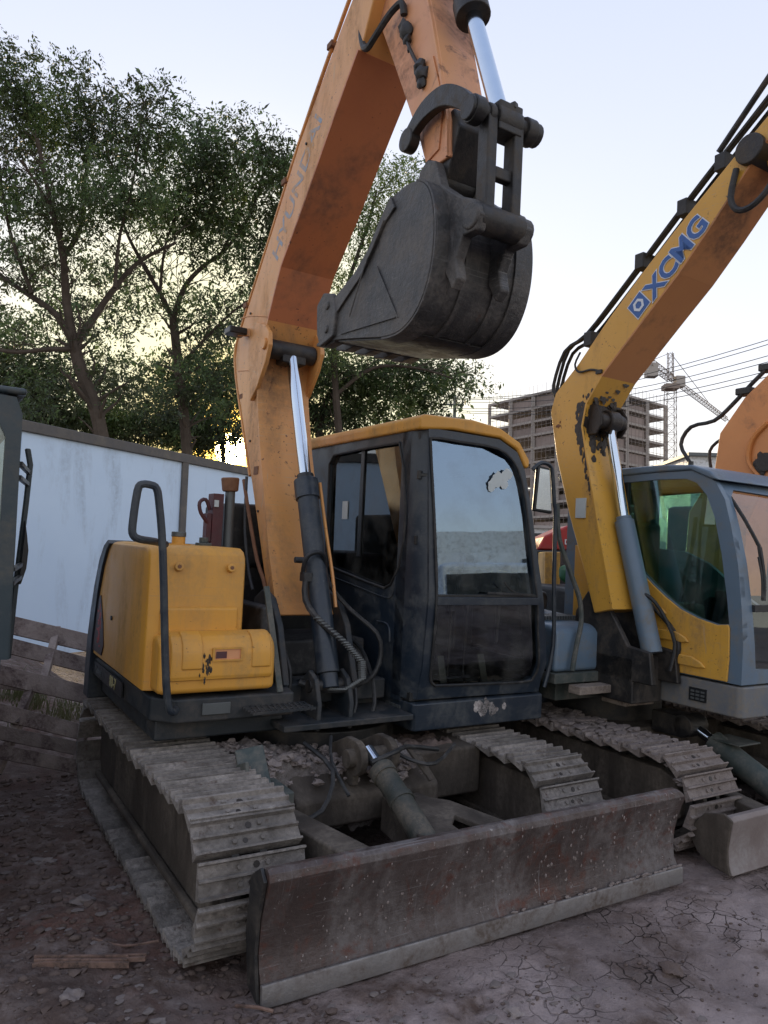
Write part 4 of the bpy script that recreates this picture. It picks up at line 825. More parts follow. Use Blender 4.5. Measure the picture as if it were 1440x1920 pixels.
for z in (1.99, 1.62):
    h_ = MB(); h_.bar((.19, -.97, z), (.255, -1.02, z), .02, .018); h_.bar((.195, -.98, z-.025), (.195, -.98, z+.025), .02, .02, (1, 0, 0)); h_.build('hinge', M['blackp'], cabo, bevel=.003)
sk = MB(); sk.xy([(.195, .55), (.195, -1.015), (.215, -1.035), (1.155, -1.035), (1.175, -1.0), (1.175, .6)], .555, .708); skt = sk.build('cab_skirt', M['cab'], ex, bevel=.01)
tn = MB()
for k in range(22): blob(tn, (.70+random.gauss(0, .05), -1.036, .655+random.gauss(0, .020)), random.uniform(.012, .028), k+5, 2, (1, .06, 1))
tn.build('torn_sticker', M['torn'], skt)
for i in range(3):
    for j in range(2): MB().box(.186, .196, -.90+.055*i, -.86+.055*i, .625+.03*j, .645+.03*j).build('vent_slot', M['greypipe'], skt)
# mirror on the far side of the cab
mr_ = MB(); mr_.tube([(1.05, -.98, 2.10), (1.10, -1.0, 2.145), (1.17, -1.0, 2.14), (1.20, -1.0, 2.09), (1.225, -1.0, 1.9), (1.24, -1.0, 1.82), (1.25, -1.0, 1.4), (1.265, -1.0, 1.0), (1.20, -1.0, .74)], .014, 8); mrr = mr_.build('mirror_bracket', M['cab'], ex)
mi = MB(); mi.prism([(1.06, -1.0, 1.84), (1.215, -1.0, 1.83), (1.18, -1.0, 2.12), (1.08, -1.0, 2.13)], (0, .03, 0)); mi.build('mirror', M['blackp'], mrr, bevel=.01)
mg = MB(); mg.prism([(1.07, -1.004, 1.855), (1.20, -1.004, 1.85), (1.17, -1.004, 2.105), (1.09, -1.004, 2.11)], (0, .002, 0)); mg.build('mirror_glass', M['chrome'], mrr)

# ------------------------------------------------------------------ SECOND EXCAVATOR (right)
x2 = thing('excavator', 'blue-grey and ochre crawler excavator with lettered boom, parked right behind the nearest one', 'excavator', MSITE, 'crawler excavators')
make_track(x2, 1.35, 1.77, -1.96, .6, .245, .0, .025, M['trackmud'], M['frame'], mud=True, jit=.008)
make_track(x2, 2.72, 3.14, -1.96, .6, .245, .0, .02, M['trackmud'], M['frame'], mud=True, jit=.008)
mm = MB()
for k in range(170):
    y = random.uniform(-1.9, -.4); x = random.uniform(1.37, 1.75); z = .505 if y > -1.66 else .505-.9*(y+1.66)**2*3
    blob(mm, (x, y, z-.008), random.uniform(.012, .034), k, 1, (1.5, 1, .5))
for k in range(60): blob(mm, (random.uniform(2.74, 3.1), random.uniform(-1.9, -.4), .505), random.uniform(.015, .035), k, 1, (1.5, 1, .5))
mm.build('caked_mud', M['clod'], x2, kind='stuff')
MB().box(1.6, 2.9, -1.1, .3, .18, .44).build('car_body', M['frame'], x2, bevel=.02)
MB().cyl((2.25, -.5, .44), (2.25, -.5, .62), .45, n=36).build('swing_ring', M['iron'], x2)
b2 = MB(); pr2 = [(-2.12, .285), (-2.16, .29), (-2.175, .27), (-2.165, .2), (-2.15, .12), (-2.16, .05), (-2.18, .0), (-2.15, .0), (-2.12, .06), (-2.11, .14), (-2.12, .22)]
nn2 = len(pr2); vs = []; XS = [(1.40, .99), (1.43, 1), (2.2, 1), (3.0, 1), (3.35, 1)]
for x, zs in XS: vs += [(x, y, z*zs) for y, z in pr2]
fs = [tuple(range(nn2)), tuple(range(nn2*(len(XS)-1), nn2*len(XS)))]
for i in range(len(XS)-1):
    for k in range(nn2): fs.append((i*nn2+k, i*nn2+(k+1) % nn2, (i+1)*nn2+(k+1) % nn2, (i+1)*nn2+k))
b2.add(vs, fs); bl2 = b2.build('dozer_blade', M['xblade'], x2, bevel=.006)
MB().yz([(-2.175, .0), (-2.16, .05), (-2.155, .12), (-2.165, .2), (-2.178, .275), (-2.13, .30), (-2.02, .27), (-1.96, .2), (-1.94, .12), (-1.98, .06), (-2.05, .02)], 1.385, 1.40).build('end_plate', M['frame'], bl2, bevel=.006)
MB().bar((1.95, -1.3, .22), (1.75, -2.13, .2), .12, .14).build('blade_arm', M['frame'], x2, bevel=.01)
MB().bar((2.6, -1.3, .22), (2.7, -2.13, .2), .12, .14).build('blade_arm', M['frame'], x2, bevel=.01)
c3 = MB(); c3.cyl((2.20, -1.50, .43), (2.22, -2.08, .16), .075, n=20); c3.box(2.14, 2.36, -1.72, -1.50, .455, .465); c3b = c3.build('blade_cylinder', M['greenst'], x2, bevel=.003)
MB().cyl((2.19, -1.40, .48), (2.20, -1.51, .43), .033, n=16).build('cylinder_rod', M['chrome'], c3b)
lg = MB(); lg.cyl((2.10, -1.34, .50), (2.28, -1.34, .50), .075, n=20); lg.box(2.10, 2.28, -1.34, -1.1, .42, .56); lg.build('cylinder_lug', M['iron'], x2, bevel=.01)
# upper frame / skirt
sk2 = MB(); sk2.xy([(1.95, .6), (1.95, -1.82), (1.97, -1.85), (2.95, -1.87), (3.0, .6)], .665, .85); sk2o = sk2.build('upper_frame', M['xskirt'], x2, bevel=.012)
MB().box(1.942, 1.951, -1.62, -1.50, .715, .795).build('data_plate', M['blackp'], sk2o)
dt = MB()
for i in range(3):
    for j in range(3): dt.box(1.938, 1.943, -1.61+.035*i, -1.585+.035*i, .725+.022*j, .737+.022*j)
dt.build('data_plate_print', M['greypipe'], sk2o)
ub = MB(); ub.box(1.27, 1.95, -1.02, .6, .755, .82); ub.box(1.4, 1.95, -.9, .6, .62, .755); ub.build('side_deck', M['greenst'], x2, bevel=.006)
tb2 = MB(); tb2.yz([(-1.0, .822), (-1.0, 1.07), (-.985, 1.10), (-.93, 1.12), (-.1, 1.17), (-.1, .822)], 1.285, 1.86); tb2o = tb2.build('tool_box', M['xgrey'], x2, bevel=.03)
for k in range(14): MB().box(1.36+.024*k, 1.372+.024*k, -.80, -.62, 1.135, 1.16).build('vent_slat', M['greypipe'], tb2o)
MB().box(1.30, 1.80, -.4, .7, 1.15, 1.30).build('engine_hood', M['black'], x2, bevel=.04)
jk = MB()
for k in range(14): blob(jk, (random.uniform(1.35, 1.6), random.uniform(-.5, .3), random.uniform(1.25, 1.42)), random.uniform(.03, .08), k, 2)
jk.build('engine_parts', M['iron'], x2, kind='stuff')
MB().tube([(1.27, -.98, 1.9), (1.30, -.98, 1.68), (1.40, -1.0, 1.45), (1.46, -1.02, 1.30), (1.475, -1.03, 1.15), (1.43, -1.04, 1.0), (1.40, -1.04, .84)], .016, 8).build('hand_rail', M['greenst'], x2)
# boom
top2 = [(-1.0, 1.20), (-.88, 1.52), (-.74, 1.86), (-.60, 2.26), (-.52, 2.60), (-.565, 2.73), (-.77, 2.90), (-1.03, 3.16), (-1.30, 3.40), (-1.54, 3.60), (-1.80, 3.80), (-2.02, 3.97), (-2.28, 4.16)]
bot2 = [(-1.16, 1.24), (-1.10, 1.46), (-1.01, 1.78), (-.895, 2.23), (-.84, 2.46), (-.87, 2.61), (-1.00, 2.78), (-1.20, 2.965), (-1.38, 3.13), (-1.58, 3.31), (-1.78, 3.52), (-1.95, 3.71), (-2.12, 3.90)]
bm2 = MB(); beam(bm2, top2, bot2, 1.62, 1.93); boom2 = bm2.build('boom', M['yellow2'], x2, bevel=.010, smooth=25)
f2 = MB()
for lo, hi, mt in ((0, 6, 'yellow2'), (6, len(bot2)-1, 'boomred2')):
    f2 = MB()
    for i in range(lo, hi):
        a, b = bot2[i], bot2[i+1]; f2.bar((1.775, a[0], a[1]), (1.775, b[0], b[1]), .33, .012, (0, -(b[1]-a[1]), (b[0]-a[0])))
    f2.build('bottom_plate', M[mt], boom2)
for x in (1.66, 1.905): MB().yz([(-.84, 2.40), (-.93, 2.40), (-.975, 2.46), (-.975, 2.54), (-.93, 2.60), (-.85, 2.62)], x-.010, x+.010).build('cylinder_ear', M['grime'], boom2, bevel=.012)
gm = MB(); gm.cyl((1.66, -.93, 2.50), (1.90, -.93, 2.50), .055, n=18); gm.cyl((1.73, -.93, 2.50), (1.84, -.93, 2.50), .075, n=18); gm.box(1.75, 1.82, -.97, -.88, 2.40, 2.5); gm.build('rod_eye', M['grime'], boom2, bevel=.012)
gr = MB()
for k in range(150):
    t = abs(random.gauss(0, .28)); y = -.90-.03*random.random()+t*.02; z = 2.62-t; yy = float(np.interp(z, [1.24, 1.46, 1.78, 2.23, 2.46, 2.61, 2.8], [-1.16, -1.10, -1.01, -.895, -.84, -.87, -1.0]))
    w = max(.004, .07*(1-t*1.3)); blob(gr, (1.618, yy+random.random()**1.5*w*1.2+.008, z), random.uniform(.004, .013), k, 1, (.1, 1, 2.2))
for k in range(70): z = 2.60-abs(random.gauss(0, .16)); yy = float(np.interp(z, [2.23, 2.46, 2.61, 2.8], [-.895, -.84, -.87, -1.0])); blob(gr, (1.65+random.random()*.24, yy-.009, z), random.uniform(.01, .03), k, 1, (1, .2, 1.5))
for k in range(260):
    z = 2.48+random.gauss(0, .075); yy = float(np.interp(z, [2.23, 2.46, 2.61, 2.8], [-.895, -.84, -.87, -1.0])); blob(gr, (1.6185, yy+abs(random.gauss(0, .022)), z), random.uniform(.006, .016), k, 1, (.08, 1, 1.4))
for k in range(160): z = 2.50+random.gauss(0, .09); yy = float(np.interp(z, [2.23, 2.46, 2.61, 2.8], [-.895, -.84, -.87, -1.0])); blob(gr, (1.64+random.random()*.28, yy-.008, z), random.uniform(.015, .035), k, 1, (1, .15, 1.3))
gr.build('grease_stain', M['grime'], boom2, kind='stuff')
MB().box(1.611, 1.619, -.90, -.81, 1.83, 1.965).build('white_sticker', M['paper'], boom2)
rr_ = MB()
for k in range(14): blob(rr_, (1.618, -.62+random.gauss(0, .012), 2.49+random.gauss(0, .012)), random.uniform(.004, .010), k, 1, (.2, 1, 1))
rr_.build('rust_patch', M['rustpipe'], boom2)
for dx, dz in ((1.66, .03), (1.70, .05), (1.74, .03)):
    MB().tube([(dx, -.56+dz, 2.72), (dx, -.50, 2.80), (dx, -.60, 3.0+dz), (dx, -.80, 3.08+dz), (dx, -1.1, 3.32+dz), (dx, -1.45, 3.62+dz), (dx, -1.70, 3.83+dz), (dx, -1.98, 4.05+dz), (dx, -2.25, 4.30)], .014, 6).build('hydraulic_hose', M['black'], boom2)
for y, z in ((-.84, 3.02), (-1.26, 3.44), (-1.57, 3.68), (-1.82, 3.86)): MB().box(1.63, 1.78, y-.035, y+.035, z, z+.10).build('hose_clamp', M['black'], boom2, bevel=.006)
MB().tube([(1.612, -.80, 2.98), (1.605, -.76, 2.90), (1.605, -.80, 2.84), (1.61, -.90, 2.84), (1.612, -.97, 2.82)], .008, 6).build('lamp_cable', M['black'], boom2)
MB().box(1.605, 1.62, -1.0, -.95, 2.80, 2.825).build('cable_plug', M['black'], boom2)
P0, P1 = Vector((1.617, -1.36, 3.235)), Vector((1.617, -1.75, 3.605))
dr = (P1-P0).normalized(); upv = Vector((-1, 0, 0)).cross(dr)
def quad(mb, c, w, h, x):
    mb.prism([Vector((x, c.y, c.z))+dr*i*w/2+upv*j*h/2 for i, j in ((-1, -1), (1, -1), (1, 1), (-1, 1))], (-.0015, 0, 0)); return mb
lc = Vector((0, -1.285, 3.19))
quad(MB(), lc, .135, .135, 1.6175).build('logo_edge', M['silver'], boom2); quad(MB(), lc, .122, .122, 1.6155).build('logo_square', M['deep'], boom2)
hx = [Vector((1.6135, lc.y, lc.z))+dr*(.045*math.cos(a))+upv*(.045*math.sin(a)) for a in [k*math.pi/3 for k in range(6)]]
hx2 = [Vector((1.6135, lc.y, lc.z))+dr*(.026*math.cos(a))+upv*(.026*math.sin(a)) for a in [k*math.pi/3 for k in range(6)]]
MB().ring(hx, hx2, (-.002, 0, 0)).build('logo_emblem', M['silver'], boom2)
text('XCMG', .175, M['silver'], dr, (-1, 0, 0), P0+Vector((-.0, 0, 0))-upv*.055-dr*.0, boom2, 'boom_lettering_edge', bold=.011, sx=1.02)
text('XCMG', .175, M['deep'], dr, (-1, 0, 0), P0+Vector((-.003, 0, 0))-upv*.055-dr*.0, boom2, 'boom_lettering', bold=.005, sx=1.02)
# boom cylinder
a0, a1, a2 = Vector((1.78, -.93, 2.47)), Vector((1.80, -1.07, 1.82)), Vector((1.80, -1.33, .98))
q2 = MB(); q2.cyl(a1, a2, .064, n=24); q2.cyl(a1+(a0-a1).normalized()*.03, a1, .05, n=20); q2o = q2.build('boom_cylinder', M['xgrey'], x2, bevel=.004)
MB().cyl(a0, a1, .034, n=20).build('cylinder_rod', M['chrome'], q2o)
MB().tube([(1.76, -1.22, 1.36), (1.80, -1.30, 1.33), (1.86, -1.36, 1.22), (1.90, -1.42, 1.05), (1.86, -1.42, .88)], .012, 8).build('hydraulic_hose', M['black'], q2o)
MB().tube([(1.88, -1.14, 1.34), (1.93, -1.24, 1.25), (1.94, -1.40, 1.10), (1.93, -1.42, .98), (1.93, -1.36, .88), (1.92, -1.2, .82)], .016, 8).build('hydraulic_hose', M['iron'], q2o)
ft = MB(); ft.yz([(-1.45, .80), (-1.42, 1.0), (-1.25, 1.02), (-1.05, 1.30), (-.9, 1.34), (-.8, 1.2), (-.75, .80)], 1.66, 1.70); ft.yz([(-1.45, .80), (-1.42, 1.0), (-1.25, 1.02), (-1.05, 1.30), (-.9, 1.34), (-.8, 1.2), (-.75, .80)], 1.90, 1.94); ft.box(1.66, 1.94, -1.3, -.5, .66, .95); ft.build('boom_foot_bracket', M['iron'], x2, bevel=.01)
# arm with pivot
am2 = MB(); beam(am2, [(-2.34, 4.0), (-2.32, 3.9), (-2.28, 3.7), (-2.26, 3.2)], [(-2.06, 4.0), (-2.06, 3.9), (-2.10, 3.7), (-2.14, 3.2)], 1.68, 1.88); arm2 = am2.build('arm', M['yellow2'], x2, bevel=.01)
MB().cyl((1.58, -2.03, 3.88), (1.97, -2.03, 3.88), .085, n=20).build('arm_pivot', M['iron'], arm2, bevel=.01)
MB().tube([(1.60, -1.95, 3.80), (1.585, -1.93, 3.64), (1.585, -1.97, 3.555), (1.585, -2.05, 3.54), (1.60, -2.13, 3.60), (1.62, -2.2, 3.72)], .018, 8).build('rubber_hose', M['black'], arm2)
MB().cyl((1.72, -1.75, 4.02), (1.72, -2.35, 4.62), .018, n=10).build('steel_pipe', M['iron'], x2)
# cab
cab2 = thing('cab', None, None, Matrix()); cab2.parent = x2
for kk in ('label', 'category'):
    if kk in cab2: del cab2[kk]
o2 = [(-.40, .862), (-.40, 2.13), (-1.19, 2.150), (-1.46, 2.150), (-1.57, 2.12), (-1.64, 2.06), (-1.70, 1.96), (-1.745, 1.80), (-1.80, 1.56), (-1.83, 1.30), (-1.845, 1.10), (-1.84, .862)]
i2 = [(-.52, 1.66), (-.52, 2.08), (-1.19, 2.105), (-1.42, 2.10), (-1.50, 2.07), (-1.575, 1.99), (-1.635, 1.85), (-1.69, 1.62), (-1.735, 1.35), (-1.752, 1.21), (-1.68, 1.20), (-1.55, 1.225), (-1.42, 1.27), (-1.30, 1.34), (-1.20, 1.41), (-1.10, 1.49), (-1.0, 1.56), (-.8, 1.64)]
s2 = MB(); s2.ring([(1.955, y, z) for y, z in o2], [(1.955, y, z) for y, z in i2], (.045, 0, 0)); s2.build('side_frame', M['xgrey'], cab2, smooth=20)
yp = MB(); yp.yz([(-1.755, .868), (-1.765, 1.0), (-1.762, 1.19), (-1.752, 1.207), (-1.68, 1.197), (-1.55, 1.222), (-1.42, 1.267), (-1.30, 1.337), (-1.20, 1.407), (-1.10, 1.487), (-1.0, 1.557), (-.8, 1.637), (-.5, 1.65), (-.5, .868)], 1.940, 1.954); yp2 = yp.build('yellow_side_panel', M['yellow2'], cab2, bevel=.005)
for z, y0, y1 in ((1.26, -1.0, -1.33), (1.10, -1.0, -1.50), (.96, -1.0, -1.62)):
    MB().yz([(y0, z-.036), (y0, z+.034), (y1+.10, z+.026), (y1+.03, z-.002), (y1, z-.032), (y1+.05, z-.040)], 1.922, 1.941).build('pressed_rib', M['yellow2'], yp2, bevel=.012)
MB().yz(i2, 1.972, 1.975).build('side_window', M['xglass'], cab2)
kk_ = MB(); kk_.yz([(-1.755, 1.205), (-1.738, 1.37), (-1.60, 1.36), (-1.56, 1.33), (-1.58, 1.20)], 1.976, 1.99); kk_.build('lower_black_panel', M['blackp'], cab2)
MB().bar((1.97, -.93, 1.55), (1.97, -.93, 2.1), .05, .03, (1, 0, 0)).build('window_divider', M['blackp'], cab2)
def y2(z): return float(np.interp(z, [.86, 1.1, 1.3, 1.56, 1.8, 1.96, 2.06, 2.15], [-1.84, -1.845, -1.83, -1.80, -1.745, -1.70, -1.64, -1.5]))
fo2 = [(1.957, .862), (2.4, .862), (2.85, .862), (2.85, 1.5), (2.80, 2.0), (2.7, 2.09), (2.1, 2.12), (1.957, 2.10), (1.957, 1.5)]
fi2 = [(2.09, .95), (2.4, .93), (2.75, .95), (2.77, 1.1), (2.75, 1.9), (2.65, 2.02), (2.10, 2.03), (2.035, 1.98), (2.05, 1.5), (2.07, 1.1)]
ff = MB(); ff.ring([(x, y2(z), z) for x, z in dense(fo2, 5)], [(x, y2(z), z) for x, z in dense(fi2, 5)], (0, .05, 0)); ff.build('front_frame', M['xgrey'], cab2, smooth=40)
def pane2(name, z0, z1, mat):
    rows = np.linspace(z0, z1, 10); vs = []; fs = []
    for z in rows: vs += [(float(np.interp(z, [.9, 1.1, 1.5, 1.98], [2.10, 2.06, 2.045, 2.03])), y2(z)+.02, z), (2.78, y2(z)+.02, z)]
    for i in range(9): fs.append((2*i, 2*i+1, 2*i+3, 2*i+2))
    MB().add(vs, fs).build(name, mat, cab2, smooth=80)
pane2('upper_windscreen', 1.33, 2.04, M['lowglass']); pane2('lower_windscreen', .93, 1.29, M['lowglass'])
MB().bar((2.06, y2(1.31)-.003, 1.31), (2.78, y2(1.31)-.003, 1.31), .03, .04).build('window_crossbar', M['black'], cab2)
wr = MB(); wr.tube([(2.045, -1.66, 2.0), (2.06, -1.76, 1.85), (2.115, -1.83, 1.68)], .011, 6, 2); wr.tube([(2.115, -1.83, 1.68), (2.125, -1.855, 1.5), (2.12, -1.86, 1.36)], .014, 6); wr.tube([(2.09, -1.84, 1.62), (2.10, -1.86, 1.5), (2.10, -1.865, 1.38)], .007, 6); wr.build('wiper', M['black'], cab2)
rr2 = MB(); rr2.yz([(-.3, 2.125), (-.3, 2.19), (-1.25, 2.20), (-1.47, 2.185), (-1.60, 2.14), (-1.66, 2.08), (-1.60, 2.09), (-1.46, 2.152), (-1.19, 2.152)], 1.94, 2.86); rr2.build('roof', M['xgrey'], cab2, bevel=.015)
MB().cyl((2.0, -1.42, 2.19), (2.0, -1.42, 2.215), .018, n=10).build('roof_bolt', M['blackp'], cab2)
i3 = MB(); i3.ring([(2.81, y, z) for y, z in o2], [(2.81, y, z) for y, z in i2], (.04, 0, 0)); i3.build('door', M['xgrey'], cab2)
i4 = MB(); i4.ring([(1.99, -.42, .87), (2.81, -.42, .87), (2.81, -.42, 2.12), (1.99, -.42, 2.12)], [(2.15, -.42, 1.4), (2.7, -.42, 1.4), (2.7, -.42, 2.0), (2.15, -.42, 2.0)], (0, .03, 0)); i4.build('back_panel', M['blackp'], cab2)
MB().box(1.99, 2.81, -1.8, -.42, .86, .90).build('cab_floor', M['black'], cab2)
s3 = MB(); s3.box(2.2, 2.62, -1.15, -.70, 1.15, 1.27); s3.box(2.22, 2.60, -.75, -.62, 1.2, 1.85); s3.box(2.2, 2.62, -1.1, -.7, .9, 1.15); s3.build('operator_seat', M['seat'], cab2, bevel=.04)
s4 = MB(); s4.box(2.03, 2.15, -1.35, -.8, 1.05, 1.30); s4.cyl((2.1, -1.3, 1.3), (2.1, -1.33, 1.48), .012); s4.box(2.05, 2.12, -1.66, -1.58, 1.28, 1.40); s4.build('control_console', M['blackp'], cab2, bevel=.02)
tbx = MB(); tbx.box(2.35, 3.0, -.35, .6, .86, 1.3); tbx.build('engine_hood', M['black'], x2, bevel=.04)

# timber blocks wedged under the side deck
tm = MB().box(1.38, 1.99, -1.13, -1.03, .70, .752).build('timber_block', M['timber'], bevel=.006); tm.matrix_world = MSITE; tag(tm, 'dusty flat timber beam under the side deck of the second excavator', 'timber')
tm = MB().box(1.72, 2.0, -1.20, -1.0, .62, .697).build('timber_block', M['timber'], bevel=.006); tm.matrix_world = MSITE; tag(tm, 'short square timber block beneath the flat beam by the boom cylinder', 'timber')

# ------------------------------------------------------------------ THIRD EXCAVATOR (far right)
x3 = thing('excavator', 'orange excavator boom showing behind the cab at the right edge', 'excavator', MSITE, 'crawler excavators')
t3 = [(-.20, 1.4), (-.24, 2.0), (-.48, 2.37), (-.52, 2.68), (-.74, 2.96), (-1.0, 3.17), (-1.5, 3.5)]
q3 = [(-.75, 1.3), (-.80, 1.9), (-.93, 2.2), (-1.0, 2.35), (-1.06, 2.55), (-1.25, 2.78), (-1.7, 3.15)]
m3_ = MB(); beam(m3_, t3, q3, 3.6, 3.95); boom3 = m3_.build('boom', M['orange'], x3, bevel=.01, smooth=25)
MB().tube([(3.59, -.90, 2.28), (3.585, -.80, 2.42), (3.585, -.83, 2.60), (3.59, -.95, 2.72)], .02, 6).build('edge_weld', M['orange'], boom3)
g3 = MB(); g3.cyl((3.56, -.96, 2.40), (3.7, -.96, 2.40), .075, n=18)
for k in range(24): blob(g3, (3.595, -.93+random.gauss(0, .035), 2.36+random.gauss(0, .05)), random.uniform(.015, .035), k, 1, (.3, 1, 1.2))
g3.build('grease_stain', M['grime'], boom3)
MB().tube([(3.62, -.30, 2.28), (3.62, -.22, 2.45), (3.62, -.12, 2.62), (3.62, -.22, 2.77), (3.62, -.45, 2.80), (3.62, -.62, 2.92), (3.62, -.80, 3.08), (3.62, -1.1, 3.32)], .018, 8).build('hydraulic_hose', M['black'], boom3)
MB().tube([(3.70, -.38, 2.38), (3.70, -.36, 2.55), (3.70, -.46, 2.64), (3.70, -.55, 2.64)], .014, 8).build('hydraulic_hose', M['black'], boom3)
for y, z in ((-.72, 3.0), (-.92, 3.17)): MB().box(3.6, 3.72, y-.07, y+.07, z-.01, z+.05).build('hose_clamp', M['iron'], boom3, bevel=.01)
MB().xy([(2.9+.3, .9), (3.2, -1.0), (5.3, -1.0), (5.3, .9)], .75, 1.0).build('upper_frame', M['deck'], x3)
MB().box(4.1, 5.1, -1.0, .4, 1.0, 2.1).build('cab', M['cab'], x3, bevel=.05)
MB().box(3.3, 5.2, .2, 1.2, 1.0, 1.5).build('engine_hood', M['orange'], x3, bevel=.05)
MB().box(3.35, 3.8, -1.5, 1.1, 0, .55).build('track', M['frame'], x3, bevel=.1); MB().box(4.8, 5.25, -1.5, 1.1, 0, .55).build('track', M['frame'], x3, bevel=.1)

# ------------------------------------------------------------------ LEFT MACHINE (only its cab edge and open door show)
x4 = thing('excavator', 'dark blue-green machine cab with its door folded open, cut by the left edge', 'excavator', MSITE, 'crawler excavators')
cab4 = thing('cab', None, None, Matrix()); cab4.parent = x4
for kk in ('label', 'category'):
    if kk in cab4: del cab4[kk]
xl = lambda z: float(np.interp(z, [.6, 1.0, 2.0, 2.14], [-1.83, -1.838, -1.852, -1.87]))
L4 = [(-1.0, 1.03), (-1.0, 2.05), (-.97, 2.13), (-.8, 2.15), (.2, 2.15), (.2, 1.03)]; K4 = [(-.9, 1.2), (-.9, 1.95), (-.85, 2.02), (.1, 2.02), (.1, 1.2)]
MB().ring([(xl(z), y, z) for y, z in dense(L4, 4)], [(xl(z), y, z) for y, z in dense(K4, 4)], (-.04, 0, 0)).build('side_frame', M['greencab'], cab4)
MB().prism([(-1.875, y, z) for y, z in K4], (-.003, 0, 0)).build('side_window', M['glass'], cab4)
FO = [(-1.845, 1.03), (-1.852, 2.06), (-1.88, 2.13), (-2.5, 2.16), (-2.8, 2.1), (-2.8, 1.03)]; FI = [(-1.905, 1.12), (-1.91, 1.96), (-1.94, 2.02), (-2.5, 2.04), (-2.7, 2.0), (-2.7, 1.12)]
MB().ring([(x, -1.005, z) for x, z in FO], [(x, -1.005, z) for x, z in FI], (0, .05, 0)).build('front_frame', M['greencab'], cab4)
MB().prism([(x, -.985, z) for x, z in FI], (0, .003, 0)).build('windscreen', M['lowglass'], cab4)
MB().box(-2.82, -1.84, -1.02, .25, 2.14, 2.17).build('roof', M['greencab'], cab4, bevel=.015)
MB().box(-2.8, -1.87, -1.0, .25, .98, 1.04).build('cab_floor', M['greencab'], cab4)
MB().box(-2.6, -2.2, -.3, .2, .9, 1.9).build('operator_seat', M['seat'], cab4, bevel=.05)
dr4 = MB(); dz = [(1.98, -1.752), (1.90, -1.735), (1.70, -1.742), (1.45, -1.755), (1.25, -1.765), (.93, -1.775)]
dr4.prism([(x-.018, -.36, z) for z, x in dz]+[(x+.006+(.03 if .5 < 0 else 0), -.36, z) for z, x in dz[::-1]], (0, .05, 0)); d4 = dr4.build('cab_door', M['greencab'], cab4, bevel=.006)
dk = MB(); dk.prism([(-1.752, -.40, 1.62), (-1.738, -.40, 1.54), (-1.728, -.40, 1.47), (-1.732, -.40, 1.38), (-1.752, -.40, 1.30), (-1.765, -.40, 1.30)], (0, .05, 0)); dk.build('door_handle_housing', M['blackp'], d4, bevel=.01)
for z in (1.86, 1.80, 1.40, 1.34): MB().bar((-1.84, -.9, z), (-1.75, -.36, z), .02, .018).build('door_hinge', M['blackp'], d4)
MB().box(-2.85, -1.95, -.8, .9, .60, .98).build('upper_frame', M['deck'], x4); MB().box(-2.4, -1.95, -1.4, 1.0, 0, .55).build('track', M['frame'], x4, bevel=.1); MB().box(-3.6, -3.1, -1.4, 1.0, 0, .55).build('track', M['frame'], x4, bevel=.1); MB().box(-3.7, -2.85, -.9, .9, .75, 1.5).build('engine_hood', M['greencab'], x4, bevel=.05)

# ------------------------------------------------------------------ pallets and boards at the left
rowsP = [((-1.62, 1.50, .88), (-.95, 1.50, .70), .13, 'upper'), ((-1.66, 1.35, .76), (-.98, 1.35, .555), .11, 'upper'), ((-1.72, 1.0, .62), (-1.04, 1.0, .415), .12, 'lower'), ((-1.74, .85, .42), (-1.15, .85, .215), .10, 'lower'), ((-1.74, .80, .30), (-1.18, .80, .125), .085, 'lower'), ((-1.70, .70, .195), (-1.24, .70, .05), .085, 'lower')]
pal = {'upper': thing('wooden_pallet', 'weathered grey pallet lying highest on the dirt bank below the white hoarding', 'pallet', MSITE, 'broken pallets beside the excavator'),
       'lower': thing('wooden_pallet', 'broken wooden pallet with long splintered planks nearest the track', 'pallet', MSITE, 'broken pallets beside the excavator')}
for a, b, h, w in rowsP:
    MB().bar(a, b, .022, h, (0, .35, 1)).build('plank', M['wood'], pal[w], bevel=.003)
for x, y, z, w in ((-1.33, 1.44, .78, 'upper'),): MB().bar((x+.05, y+.15, z+.05), (x-.08, y-.28, z-.26), .05, .06).build('stringer', M['wood'], pal[w], bevel=.003)
MB().bar((-1.50, 1.02, .52), (-1.60, .84, .32), .05, .05).build('stringer', M['wood'], pal['lower'], bevel=.003)
MB().bar((-1.56, .90, .36), (-1.70, .74, .05), .05, .05).build('stringer', M['wood'], pal['lower'], bevel=.003)
MB().bar((-1.14, .96, .38), (-1.24, .74, .02), .05, .05).build('stringer', M['wood'], pal['lower'], bevel=.003)
def board(a, b, w, t, lab, name='loose_board', mat='wood'):
    o = MB().bar(a, b, w, t).build(name, M[mat], bevel=.003); o.matrix_world = MSITE; return tag(o, lab, 'board')
board((-1.78, 1.2, .55), (-1.30, 1.22, .47), .02, .10, 'short grey board wedged behind the light plank of the lower pallet')

